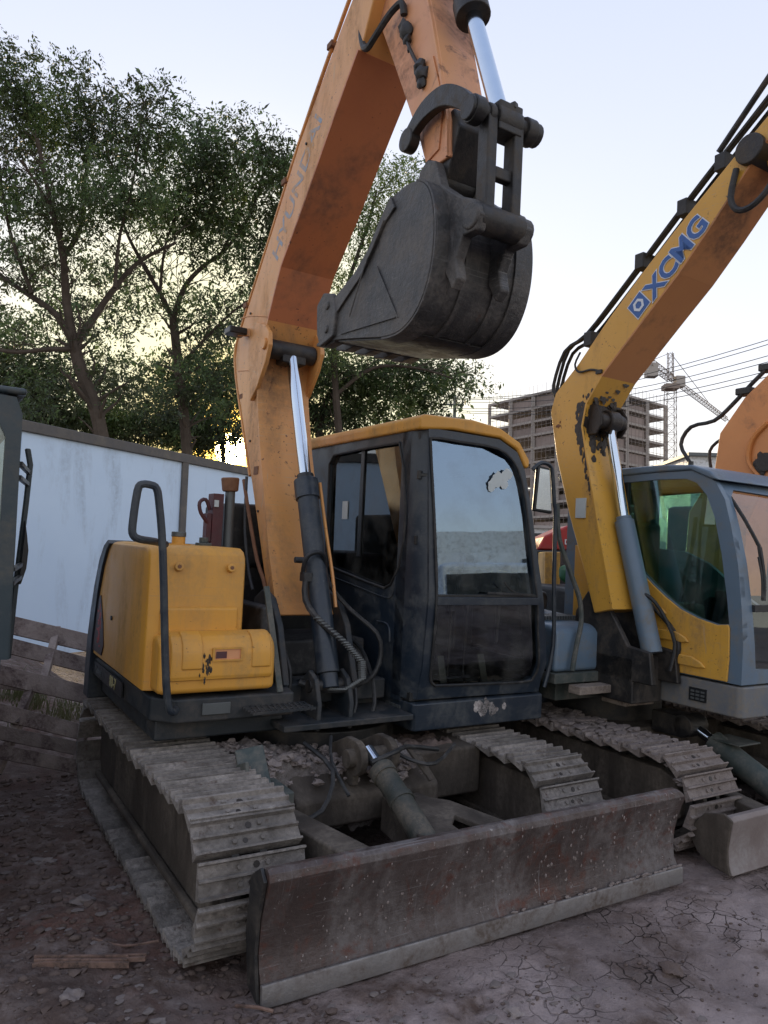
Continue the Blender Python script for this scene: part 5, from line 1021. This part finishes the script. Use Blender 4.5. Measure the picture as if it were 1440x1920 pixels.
# grass tufts on the bank and straw
def tuft(c, n, h, lab, mat='grass', spread=.08):
    vs = []; fs = []
    for k in range(n):
        a = random.uniform(0, 6.28); r = random.uniform(0, spread); bx = c[0]+r*math.cos(a); by = c[1]+r*math.sin(a); hh = h*random.uniform(.5, 1.1); l_ = random.uniform(.1, .6)*hh; w = .003+random.random()*.003; d = random.uniform(0, 6.28); dx, dy = math.cos(d), math.sin(d)
        i = len(vs); px_, py_ = -dy*w, dx*w
        vs += [(bx-px_, by-py_, c[2]), (bx+px_, by+py_, c[2]), (bx+dx*l_*.3-px_*.8, by+dy*l_*.3-py_*.8, c[2]+hh*.55), (bx+dx*l_*.3+px_*.8, by+dy*l_*.3+py_*.8, c[2]+hh*.55), (bx+dx*l_, by+dy*l_, c[2]+hh*.9)]
        fs += [(i, i+1, i+3, i+2), (i+2, i+3, i+4)]
    mb = MB(); mb.add(vs, fs); o = mb.build('grass_tuft', M[mat], smooth=0); o.matrix_world = MSITE; tag(o, lab, None, None, 'stuff'); return o
allv = MB()
for k in range(26):
    x = random.uniform(-1.75, -.95); y = random.uniform(1.55, 2.2); c = (x, y, float(gh(x, y))-.01)
    for q_ in range(14):
        a = random.uniform(0, 6.28); hh = random.uniform(.08, .26); l_ = random.uniform(.2, .9)*hh; bx = c[0]+random.gauss(0, .03); by = c[1]+random.gauss(0, .03); w = .0035
        i = len(allv.v); allv.v += [(bx-w, by, c[2]), (bx+w, by, c[2]), (bx+math.cos(a)*l_*.35+w*.8, by+math.sin(a)*l_*.35, c[2]+hh*.6), (bx+math.cos(a)*l_*.35-w*.8, by+math.sin(a)*l_*.35, c[2]+hh*.6), (bx+math.cos(a)*l_, by+math.sin(a)*l_, c[2]+hh*.8)]; allv.f += [(i, i+1, i+2, i+3), (i+3, i+2, i+4)]
for k in range(260):
    x = random.uniform(-1.75, -1.0); y = random.uniform(.9, 1.45); z = np.interp(y, [.9, 1.45], [.36, .68]) - (x+1.6)*.27+random.uniform(-.02, .03); a = random.uniform(0, 6.28); l_ = random.uniform(.04, .12); w = .002
    i = len(allv.v); allv.v += [(x, y, z), (x+w, y, z+w), (x+l_*math.cos(a), y+l_*math.sin(a), z+random.uniform(-.01, .03))]; allv.f += [(i, i+1, i+2)]
o = allv.build('dry_grass', M['grass'], smooth=0); o.matrix_world = MSITE; tag(o, 'thin dry grass and straw among the boards below the hoarding', 'grass', None, 'stuff')

# ------------------------------------------------------------------ loose things on the ground
def gz(x, y): return float(gh(x, y))
gv = MB()
for k in range(6000):
    if random.random() < .8: x = random.uniform(-2.3, -.9); y = random.uniform(-3.2, .8)
    else: x = random.uniform(-1.6, 1.2); y = random.uniform(-3.3, -2.15)
    r = .003+(.018 if x < -.9 else .006)*random.random()**3; blob(gv, (x, y, gz(x, y)+r*.2), r, k % 50, 1, (1.3, 1, .6))
o = gv.build('gravel', M['soil'], smooth=60); o.matrix_world = MSITE; tag(o, 'small clods and stones strewn over the muddy yard', 'gravel', None, 'stuff')
gv = MB()
for k in range(900):
    if random.random() < .5: x = random.uniform(-2.2, -1.3); y = random.uniform(-2.6, .4)
    else: x = random.gauss(-.9, .5); y = random.uniform(-3.0, -2.2)
    r = .004+.016*random.random()**3; blob(gv, (x, y, gz(x, y)+r*.1), r, k % 40, 1, (1.5, 1, .35))
o = gv.build('clay_chips', M['clod'], smooth=40); o.matrix_world = MSITE; tag(o, 'pale dried clay chips scattered on the dark soil', 'clay chips', None, 'stuff')
def clod(px_x, px_y, r, lab, s, mat='clod', sq=(1.2, 1, .55)):
    mb = MB(); blob(mb, (0, 0, 0), r, s, 3, sq, .6); o = mb.build('clay_clod', M[mat], smooth=50); o.matrix_world = MSITE @ Matrix.Translation((px_x, px_y, gz(px_x, px_y)+r*.1)); tag(o, lab, 'clod', 'clods on the ground')
clod(-.335, -2.50, .035, 'pale broken clay lump lying in front of the blade middle', 5)
clod(.42, -2.56, .04, 'brown clay lump on the cracked mud at the right', 8, 'soil')
clod(-1.66, -1.78, .035, 'pale pointed clay lump at the bottom left corner', 11)
clod(-1.50, -1.10, .035, 'flat grey clay chip beside the left track middle', 14)
clod(-1.60, -.55, .04, 'low grey clay lump left of the track, farther back', 17, 'clod', (1.5, 1, .35))
def spl(a, b, w, t, lab):
    mb = MB(); A_ = Vector((a[0], a[1], gz(*a)+t*.5)); B_ = Vector((b[0], b[1], gz(*b)+t*.5+.01))
    for k in range(5): mb.bar(A_+Vector((random.uniform(0, .04), (k-2)*w/5, random.uniform(-.004, .006))), B_+Vector((random.uniform(-.08, 0), (k-2)*w/5, random.uniform(-.004, .006))), w/5.5, t*random.uniform(.6, 1))
    o = mb.build('split_plank', M['splint'], bevel=.001); o.matrix_world = MSITE; tag(o, lab, 'plank')
spl((-1.76, -1.50), (-1.37, -1.66), .055, .022, 'reddish split plank lying on the soil at the lower left')
def stick(pts, r, lab):
    o = MB().tube([(x, y, gz(x, y)+r+dz) for x, y, dz in pts], r, 6).build('stick', M['splint']); o.matrix_world = MSITE; tag(o, lab, 'stick')
stick([(-1.52, -1.42, .01), (-1.42, -1.50, .005), (-1.30, -1.55, .02)], .005, 'thin pale stick touching the left track bottom')
stick([(-1.16, -2.02, .0), (-1.13, -2.12, .03), (-1.09, -2.17, .01)], .006, 'curved twig beside the lower left corner of the blade')

# ------------------------------------------------------------------ hoarding
fa, fb_, = Vector((-3.83, 7.868)), Vector((-2.708, 9.96)); fd = (fb_-fa).normalized()
fen = thing('hoarding_fence', 'pale blue-white sheet hoarding with dark top rail behind the machines', 'fence')
def fpt(t, z): p = fa+fd*t; return (p.x, p.y, z)
seg = (fb_-fa).length; posts = [seg-seg*2.05, seg-.0, seg+2.3, seg+4.6, seg+6.9]
rails = [-3.2]+posts
for i in range(len(rails)-1):
    t0, t1 = rails[i]+.05, rails[i+1]-.05; nb = max(1, round((t1-t0)/2.2))
    for k in range(nb):
        a = t0+(t1-t0)*k/nb; b = t0+(t1-t0)*(k+1)/nb-.004
        MB().bar(fpt(a, 1.765), fpt(b, 1.765), .03, 2.41).build('sheet_panel', M['fence'], fen)
for t in posts: MB().bar(fpt(t-.055, 1.70), fpt(t+.055, 1.70), .09, 2.5).build('post', M['rail'], fen, bevel=.005)
MB().bar(fpt(-3.2, 3.0), fpt(seg+7, 3.0), .10, .12).build('top_rail', M['rail'], fen, bevel=.01)
# ------------------------------------------------------------------ trees
def leaves(lobes, D, seed, leafsize=.055, dens=1.0):
    g = np.random.default_rng(seed); C_ = []; A_ = []; B_ = []
    for (px, py, rx, ry, wt, dD) in lobes:
        c = np.array(spot(px, py, D+dD)); sx = rx/FOC*D; sz = ry/FOC*D; sy = min(2.2, (sx+sz)/2*1.1)
        nsp = int(sx*sz*wt*640*dens)
        u = g.normal(size=(nsp, 3)); u /= np.linalg.norm(u, axis=1)[:, None]; rad = g.random(nsp)**.45
        sp_ = c+u*rad[:, None]*np.array([sx, sy, sz])
        # break into clumps
        cl = c+ (lambda v: v/np.linalg.norm(v, axis=1)[:, None])(g.normal(size=(max(6, nsp//26), 3)))*g.random((max(6, nsp//26), 1))**.5*np.array([sx, sy, sz])*1.05
        idx = g.integers(0, len(cl), nsp); k = g.random(nsp) < .72
        sp_[k] = cl[idx[k]]+g.normal(size=(k.sum(), 3))*np.array([.26, .26, .17])*D/14
        d = g.normal(size=(nsp, 3)); d[:, 2] = -np.abs(d[:, 2])*.35-.1; d /= np.linalg.norm(d, axis=1)[:, None]
        side = np.cross(d, g.normal(size=(nsp, 3))); side /= np.linalg.norm(side, axis=1)[:, None]
        nl = 11; t = np.linspace(0, 1, nl); Ls = g.uniform(.22, .40, nsp)*D/15
        for j in range(nl):
            s = 1 if j % 2 else -1
            base = sp_+d*(t[j]*Ls)[:, None]; droop = np.zeros_like(base); droop[:, 2] = -.25*t[j]**2*Ls; base = base+droop
            ld = d*.55+side*s*.85+g.normal(size=(nsp, 3))*.22; ld[:, 2] -= .2; ld /= np.linalg.norm(ld, axis=1)[:, None]
            nrm = np.cross(ld, g.normal(size=(nsp, 3))*.6+np.array([0, 0, 1.])); nrm /= np.linalg.norm(nrm, axis=1)[:, None]
            ln = leafsize*np.exp(g.normal(0, .33, nsp))[:, None]*D/13; wd = ln*.21
            A_.append(np.stack([base, base+ld*ln*.5+nrm*wd, base+ld*ln, base+ld*ln*.5-nrm*wd], 1))
    return np.concatenate(A_).reshape(-1, 3)
def leafobj(co, mat, parent):
    nq = len(co)//4; me = bpy.data.meshes.new('crown'); me.vertices.add(len(co)); me.vertices.foreach_set('co', co.astype(np.float32).ravel())
    me.loops.add(len(co)); me.loops.foreach_set('vertex_index', np.arange(len(co))); me.polygons.add(nq); me.polygons.foreach_set('loop_start', np.arange(nq)*4); me.polygons.foreach_set('loop_total', np.full(nq, 4)); me.update()
    for q in mat: me.materials.append(q)
    c = co.reshape(-1, 4, 3).mean(1); v = vnoise(c[:, 0]*1.3+c[:, 1]*.7, c[:, 2]*1.3, 3)*.75+rng.random(nq)*.5
    mi = (v > .62).astype(np.int32)+(v > .95).astype(np.int32); me.polygons.foreach_set('material_index', mi); me.update()
    o = link('crown', me, parent); return o
def tree(label, D, limbs, lobes, seed, mat='leaf', ls=.066, dens=1., r0=.17):
    root = thing('tree', label, 'tree', Matrix(), 'trees behind the hoarding'); mb = MB(); g = random.Random(seed)
    for (pts, ra, rb) in limbs:
        P = [spot(p[0], p[1], D+(p[2] if len(p) > 2 else 0)) for p in pts]
        mb.tube([tuple(p) for p in P], (lambda t, a=ra, b=rb: a+(b-a)*t), 8, 4)
        for i in range(1, len(P)):                      # twigs
            for q in range(9):
                s = P[i-1].lerp(P[i], g.random()); d = (P[i]-P[i-1]).normalized(); v = Vector((g.gauss(0, 1), g.gauss(0, 1), g.uniform(-.1, 1.2))).normalized()
                e = s+(d*.5+v).normalized()*g.uniform(.3, .85); m = s.lerp(e, .5)+Vector((g.gauss(0, .08), g.gauss(0, .08), .05)); mb.tube([s, m, e], (lambda t, b=rb: max(.007, b*.45*(1-t))), 5, 2)
    mb.build('trunk', M['bark'], root)
    leafobj(leaves(lobes, D, seed, ls, dens), [M[k] for k in ((mat, 'leaf2', 'leaf3') if mat == 'leaf' else ('leaf2', 'leaf3', 'leaf'))], root); return root
tree('tall dark tree standing farthest left with branches spreading from a leaning trunk', 12.5,
     [([(198, 860), (180, 770), (150, 690), (140, 650)], .125, .10), ([(140, 650), (125, 570), (118, 480, -.3), (95, 380, -.5), (70, 260, -.7)], .09, .03), ([(140, 650), (105, 590), (50, 550, .4), (0, 515, .6), (-60, 450, .8)], .065, .025),
      ([(142, 655), (90, 655, -.3), (20, 660, -.5), (-60, 640, -.6)], .05, .02), ([(140, 650), (180, 590, .3), (215, 540, .5), (262, 490, .7), (330, 455, .8)], .075, .025), ([(125, 570), (118, 470), (100, 400, -.5), (40, 300, -1)], .05, .02), ([(118, 480), (150, 430, .4), (160, 330, .6), (180, 200, .7)], .05, .018), ([(60, 550), (20, 440), (0, 330)], .04, .02), ([(215, 540), (225, 440), (250, 340), (265, 220)], .035, .014)],
     [(20, 170, 70, 110, 1.1, 0), (-30, 90, 60, 70, 1., 0), (60, 220, 90, 85, 1.2, .5), (135, 160, 60, 60, 1., 0), (150, 250, 90, 90, 1.3, .5), (20, 350, 110, 80, 1.1, 0), (130, 370, 100, 80, 1.1, -.5), (240, 250, 90, 90, 1.2, 0), (295, 190, 55, 50, .9, 0), (230, 370, 90, 70, 1.1, 0), (330, 260, 50, 70, .9, .5),
      (40, 480, 90, 50, .45, 0), (190, 480, 60, 50, .5, .5), (30, 620, 70, 45, .4, 0), (210, 630, 60, 50, .4, 0), (60, 730, 110, 60, .6, .5), (230, 720, 90, 50, .6, .5), (-20, 560, 40, 60, .5, 0)], 3)
tree('tree with slender upright trunk between the leaning tree and the nearest boom', 14.5,
     [([(352, 860), (345, 780), (335, 690), (325, 600)], .11, .085), ([(325, 600), (300, 550), (265, 490), (235, 430), (215, 360)], .055, .02), ([(325, 600), (345, 540), (380, 500), (420, 470), (470, 400), (500, 300)], .06, .02), ([(335, 690), (380, 640), (430, 590), (470, 560)], .04, .015), ([(420, 470), (440, 400), (420, 310)], .035, .015), ([(300, 550), (310, 460), (340, 380)], .035, .015)],
     [(370, 330, 80, 80, 1.2, 0), (440, 300, 80, 70, 1.1, 0), (510, 290, 60, 60, .9, 0), (380, 430, 90, 60, 1.1, .3), (480, 400, 80, 70, 1.1, 0), (545, 330, 50, 70, 1.1, 0), (420, 250, 50, 30, .6, 0), (540, 420, 50, 60, .9, .4), (300, 400, 70, 60, .9, 0), (450, 500, 80, 50, .6, 0), (520, 480, 50, 60, .6, .5), (280, 560, 60, 40, .4, 0), (390, 590, 80, 50, .45, 0), (480, 620, 60, 60, .5, 0), (400, 700, 70, 60, .6, 0), (300, 740, 80, 50, .7, 0), (450, 770, 60, 40, .6, .6)], 5)
tree('light green feathery tree showing right of the nearest boom behind the bucket', 16.5,
     [([(640, 860), (630, 740), (628, 640), (650, 540), (690, 420), (705, 360)], .09, .02), ([(628, 640), (600, 560), (590, 470)], .05, .02), ([(630, 740), (700, 690), (780, 690), (850, 710)], .05, .015), ([(650, 540), (690, 480), (740, 440)], .03, .012)],
     [(690, 325, 45, 38, 1.2, 0), (745, 335, 50, 40, 1.3, 0), (775, 320, 25, 25, 1., 0), (680, 395, 45, 40, 1.0, 0), (730, 400, 50, 35, .9, 0), (690, 470, 60, 45, .8, 0), (640, 540, 60, 60, .8, 0), (600, 450, 60, 80, .9, .5), (620, 640, 80, 60, .9, 0), (700, 600, 60, 60, .8, .5)], 8, 'leaf2', .05)
tree('dark spreading tree with low branches under the bucket', 18.,
     [([(600, 880), (600, 800), (620, 740), (680, 700), (760, 690), (840, 715)], .09, .02), ([(600, 800), (570, 730), (560, 640)], .05, .02), ([(620, 740), (640, 770), (700, 770), (760, 760)], .03, .01)],
     [(610, 720, 70, 60, 1.2, 0), (690, 710, 80, 50, 1.2, 0), (770, 700, 70, 45, 1.1, 0), (830, 700, 45, 40, 1.0, 0), (865, 715, 25, 22, .8, 0), (640, 780, 70, 35, 1.2, 0), (720, 765, 70, 25, 1., 0), (790, 750, 50, 30, 1., 0), (560, 760, 60, 50, 1.1, 0)], 13)
tree('low bushy tree far left just above the hoarding rail', 19.,
     [([(80, 900), (70, 780), (60, 700)], .08, .04), ([(70, 780), (140, 720), (200, 690)], .04, .02)],
     [(20, 700, 110, 60, .8, 0), (150, 690, 90, 60, .6, 0), (60, 780, 130, 40, 1.2, 0), (200, 785, 110, 42, 1.6, 0), (330, 795, 100, 42, 1.7, 0), (60, 740, 90, 40, 1.0, 0), (300, 690, 80, 50, .4, 0), (110, 600, 110, 40, .3, 0), (0, 620, 80, 60, .5, .5), (380, 690, 80, 60, .5, .5), (160, 560, 120, 50, .35, 1), (60, 480, 90, 50, .4, 1), (250, 520, 90, 50, .35, 1)], 17)
tree('bushy tree behind the slender trunk next to the low sun', 20.,
     [([(420, 900), (415, 800), (400, 700)], .07, .03), ([(415, 800), (450, 740), (500, 700)], .04, .02)],
     [(380, 805, 55, 40, 1.0, 0), (440, 800, 40, 45, .55, 0), (400, 740, 60, 50, .7, 0), (470, 720, 50, 60, .8, 0), (400, 640, 90, 40, .35, 0), (420, 560, 90, 40, .3, 0), (520, 600, 50, 60, .6, 0)], 19)

# ------------------------------------------------------------------ unfinished concrete block and crane, far away
bld = thing('unfinished_building', 'tall unfinished concrete frame building with brick infill and scaffolding behind the second boom', 'building')
cA, cB, cC = Vector((44., 165.)), Vector((26.5, 190.)), Vector((70.5, 186.)); cD = cB+cC-cA
nf = 13; fh = 3.3; Z0 = 1.5
for k in range(nf+1):
    z = Z0+k*fh; MB().prism([(p.x, p.y, z) for p in (cA, cC, cD, cB)], (0, 0, .55)).build('floor_slab', M['concrete'], bld)
def face(a, b, nb, side):
    d = b-a; inn_ = (cD-a).normalized()
    for i in range(nb+1):
        p = a+d*i/nb+inn_*.35; MB().box(p.x-.4, p.x+.4, p.y-.4, p.y+.4, Z0, Z0+nf*fh+.5).build('column', M['concrete'], bld)
    me = None; cols = {}
    for k in range(nf):
        for i in range(nb):
            if side == 'R' and i == nb-1: continue
            if side == 'L' and i == nb-1 and k > 3: continue
            if random.random() < .08: continue
            p = a+d*i/nb+d.normalized()*.5+inn_*1.1; q = a+d*(i+1)/nb-d.normalized()*.5+inn_*1.1
            gap = random.choice((.2, .5, .9, 1.4)); 
            MB().bar((p.x, p.y, Z0+k*fh+.55+(fh-.55-gap)/2), (q.x, q.y, Z0+k*fh+.55+(fh-.55-gap)/2), .2, fh-.55-gap).build('infill_wall', M['infill'], bld)
face(cA, cC, 4, 'R'); face(cA, cB, 4, 'L')
core = MB(); c4 = (cA+cD)/2; core.prism([(c4.x+dx, c4.y+dy, Z0) for dx, dy in ((-9, -6), (7, -8), (9, 6), (-7, 8))], (0, 0, nf*fh+1.5)); core.build('stair_core', M['concrete'], bld)
scf = MB()
for (a, b) in ((cA, cB), (cA, cC)):
    d = (b-a); out = (a-cD).normalized()*1.3; n_ = 22
    for i in range(n_+1): p = a+d*i/n_+out; scf.bar((p.x, p.y, Z0), (p.x, p.y, Z0+nf*fh+2.2), .07, .07, (1, 0, 0))
    for k in range(27): z = Z0+k*1.6; p = a+out; q = b+out; scf.bar((p.x, p.y, z), (q.x, q.y, z), .07, .07)
scf.build('scaffolding', M['netting'], bld, kind='stuff')
cr_ = thing('tower_crane', 'lattice tower crane with long jib rising beside the unfinished building', 'crane')
base = Vector((57.8, 150., 0)); jt = Vector((88., 190., 0)); jd = (jt-base).normalized(); js = Vector((-jd.y, jd.x, 0)); ZH = 42.
def lattice(mb, p, q, w, n_, up, side, tri=False):
    d = q-p; C4 = [(1, 1), (-1, 1), (-1, -1), (1, -1)] if not tri else [(1, -1), (-1, -1), (0, 1)]
    pts = [[p+d*i/n_+side*a*w/2+up*b*w/2 for a, b in C4] for i in range(n_+1)]; m = len(C4)
    for j in range(m): mb.bar(pts[0][j], pts[-1][j], .11, .11, up if abs(d.normalized().dot(up)) < .9 else side)
    for i in range(n_):
        for j in range(m):
            mb.bar(pts[i][j], pts[i+1][(j+1) % m], .055, .055, (.3, .2, .9)); mb.bar(pts[i][j], pts[i][(j+1) % m], .055, .055, (.3, .2, .9))
ms = MB(); lattice(ms, base, base+Vector((0, 0, ZH-1)), 1.9, 24, jd, js); ms.build('mast', M['crane'], cr_, kind='stuff')
jb = MB(); lattice(jb, base+Vector((0, 0, ZH+.6)), base+jd*50+Vector((0, 0, ZH+.6)), 1.1, 24, Vector((0, 0, 1)), js, True); jb.build('jib', M['crane'], cr_, kind='stuff')
cj = MB(); lattice(cj, base+Vector((0, 0, ZH+.2)), base-jd*14+Vector((0, 0, ZH+.2)), 1.2, 9, Vector((0, 0, 1)), js); cj.build('counter_jib', M['crane'], cr_, kind='stuff')
hp = MB(); lattice(hp, base+Vector((0, 0, ZH)), base+Vector((0, 0, ZH+5.5)), 1.0, 5, jd, js); hp.build('tower_head', M['crane'], cr_, kind='stuff')
bb = base-jd*12.5; MB().box(bb.x-1, bb.x+1, bb.y-1, bb.y+1, ZH-2.4, ZH+.2).build('counterweight', M['concrete'], cr_)
cc = base+js*-1.4+jd*1.2; MB().box(cc.x-.9, cc.x+.9, cc.y-.9, cc.y+.9, ZH-1.6, ZH+.6).build('operator_cabin', M['concrete'], cr_)
for tgt in (base+jd*30+Vector((0, 0, ZH+1.3)), base-jd*12+Vector((0, 0, ZH+1))): MB().bar(base+Vector((0, 0, ZH+5.5)), tgt, .1, .1).build('tie_bar', M['crane'], cr_)
MB().box(base.x-1.4, base.x+1.4, base.y-1.4, base.y+1.4, ZH-2.2, ZH-1.2).build('slewing_ring', M['crane'], cr_)
# low grey-roofed shed behind the second cab and a pale low block
shd = thing('site_shed', 'low pale flat-roofed shed just above the second excavator cab roof', 'shed'); 
p_ = spot(1345, 885, 60); MB().box(p_.x-3, p_.x+9, 58, 66, 0, p_.z+.9).build('wall', M['white'], shd); MB().box(p_.x-3.3, p_.x+9.3, 57.6, 66.4, p_.z+.9, p_.z+1.15).build('roof', M['greypipe'], shd)
lb = thing('low_building', 'low pale two-storey building seen between the cab mirror and second boom', 'building')
p_ = spot(1040, 960, 75); MB().box(p_.x-6, p_.x+9, 76, 84, 0, 6.4).build('wall', M['white'], lb)
for k in range(3): MB().box(p_.x-6.3, p_.x+9.3, 75.6, 84.2, 2.0+k*2.1, 2.3+k*2.1).build('floor_slab', M['concrete'], lb)
for k in range(8): MB().box(p_.x-5.4+k*1.8, p_.x-4.3+k*1.8, 75.9, 76.0, 4.5, 5.7).build('window', M['blackp'], lb)
# power pole and lines
pp = thing('power_pole', 'distant power pole with cross arms left of the unfinished building', 'pole'); pt = spot(853, 742, 60); 
MB().cyl((pt.x, 60, 0), (pt.x, 60, pt.z), .17, .13, 8).build('pole', M['greypipe'], pp)
for z, w in ((-.8, 1.5), (-1.9, 1.5)): MB().box(pt.x-w/2, pt.x+w/2, 59.9, 60.1, pt.z+z, pt.z+z+.12).build('cross_arm', M['greypipe'], pp)
for z in (-.8, -1.9):
    for x in (-.65, 0, .65): MB().cyl((pt.x+x, 60, pt.z+z+.12), (pt.x+x, 60, pt.z+z+.42), .06, n=6).build('insulator', M['blackp'], pp)
nmz = ['uppermost', 'second from top', 'third from top', 'fourth from top', 'fifth from top', 'lowest']
for i, (yr_, yl) in enumerate(((628, 748), (637, 750), (661, 754), (674, 766), (693, 770), (704, 774))):
    a = spot(1560, yr_-28, 36); b = spot(853+(-1, 0, 1)[i % 3]*14, yl, 60); L_ = []
    for k in range(15): t = k/14; p = a.lerp(b, t); p.z -= 1.1*math.sin(math.pi*t); L_.append(p)
    o = MB().tube(L_, .022, 5, 1).build('power_line', M['cable']); tag(o, 'dark power cable, %s of the six crossing in front of the crane' % nmz[i], 'cable', 'power lines')

# ------------------------------------------------------------------ machines seen between the two cabs
def at(px, py, D): return spot(px, py, D)
rm = thing('red_loader', 'small red-hooded machine between the cab mirror and the second boom', 'loader'); c = at(1050, 1010, 7.6)
MB().prism([(c.x-.25, 7.5, c.z-.12), (c.x-.18, 7.5, c.z+.02), (c.x+.05, 7.5, c.z+.13), (c.x+.5, 7.5, c.z+.20), (c.x+.5, 7.5, c.z-.12)], (0, .7, 0)).build('hood', M['red'], rm, bevel=.02)
MB().box(c.x-.26, c.x+.52, 7.48, 8.2, c.z-.5, c.z-.125).build('body', M['black'], rm, bevel=.02)
text('DOOSAN', .07, M['white'], (1, 0, 0), (0, -1, 0), (c.x+.02, 7.492, c.z-.06), rm, 'hood_lettering', bold=.002)
MB().box(c.x-.28, c.x+.54, 7.45, 8.2, .3, c.z-.52).build('chassis', M['black'], rm, bevel=.02)
for x in (-.2, .45): MB().cyl((c.x+x-.1, 7.7, .55), (c.x+x+.1, 7.7, .55), .3, n=20).build('wheel', M['black'], rm)
gm_ = MB(); c = at(1068, 1075, 6.6); blob(gm_, (c.x, c.y, c.z), .09, 3, 3, (1, 1, 1), .15); o = gm_.build('gas_bottle', M['green']); o.data.update(); tag(o, 'round green tank behind the second machine hood', 'tank')
yp_ = at(1036, 1080, 6.8); o = MB().box(yp_.x-.07, yp_.x+.07, 6.8, 7.1, yp_.z-.35, yp_.z+.22).build('yellow_box', M['yellow2'], bevel=.01); tag(o, 'yellow upright box seen through the gap beside the cab mirror', 'box')

# ------------------------------------------------------------------ yard behind the viewer, seen only in the windscreens
wb = thing('white_truck', 'white truck parked opposite, reflected in the windscreen', 'truck')
tm4 = Matrix.Translation((13.5, -.2, 0)) @ Matrix.Rotation(R(60), 4, 'Z'); wb.matrix_world = tm4
MB().box(-1.1, 1.1, -1, 1, .9, 2.6).build('cab', M['white'], wb, bevel=.12); MB().box(-.95, .95, 1.001, 1.03, 1.6, 2.35).build('windscreen', M['blackp'], wb)
MB().box(-1.1, 1.1, 1.0, 1.12, .5, .95).build('bumper', M['black'], wb); MB().box(-1.15, 1.15, -6, -1.1, 1.0, 3.0).build('cargo_box', M['white'], wb)
for x in (-1, 1):
    for y in (.2, -4.5): MB().cyl((x*1.0-.12, y, .48), (x*1.0+.12, y, .48), .48, n=20).build('wheel', M['black'], wb)
ob = thing('office_building', 'pale multi-storey block across the yard, reflected in the windscreen', 'building'); ob.matrix_world = Matrix.Translation((48, -14, 0)) @ Matrix.Rotation(R(70), 4, 'Z')
MB().box(-9, 9, -6, 6, 0, 7).build('wall', M['white'], ob)
for k in range(2):
    for i in range(15): MB().box(-8.5+i*1.15, -7.8+i*1.15, 6.0, 6.05, 1.9+k*2.6, 2.6+k*2.6).build('window', M['blackp'], ob)
MB().box(-9, 9, 6.0, 6.12, 3.7, 3.95).build('ledge', M['concrete'], ob)
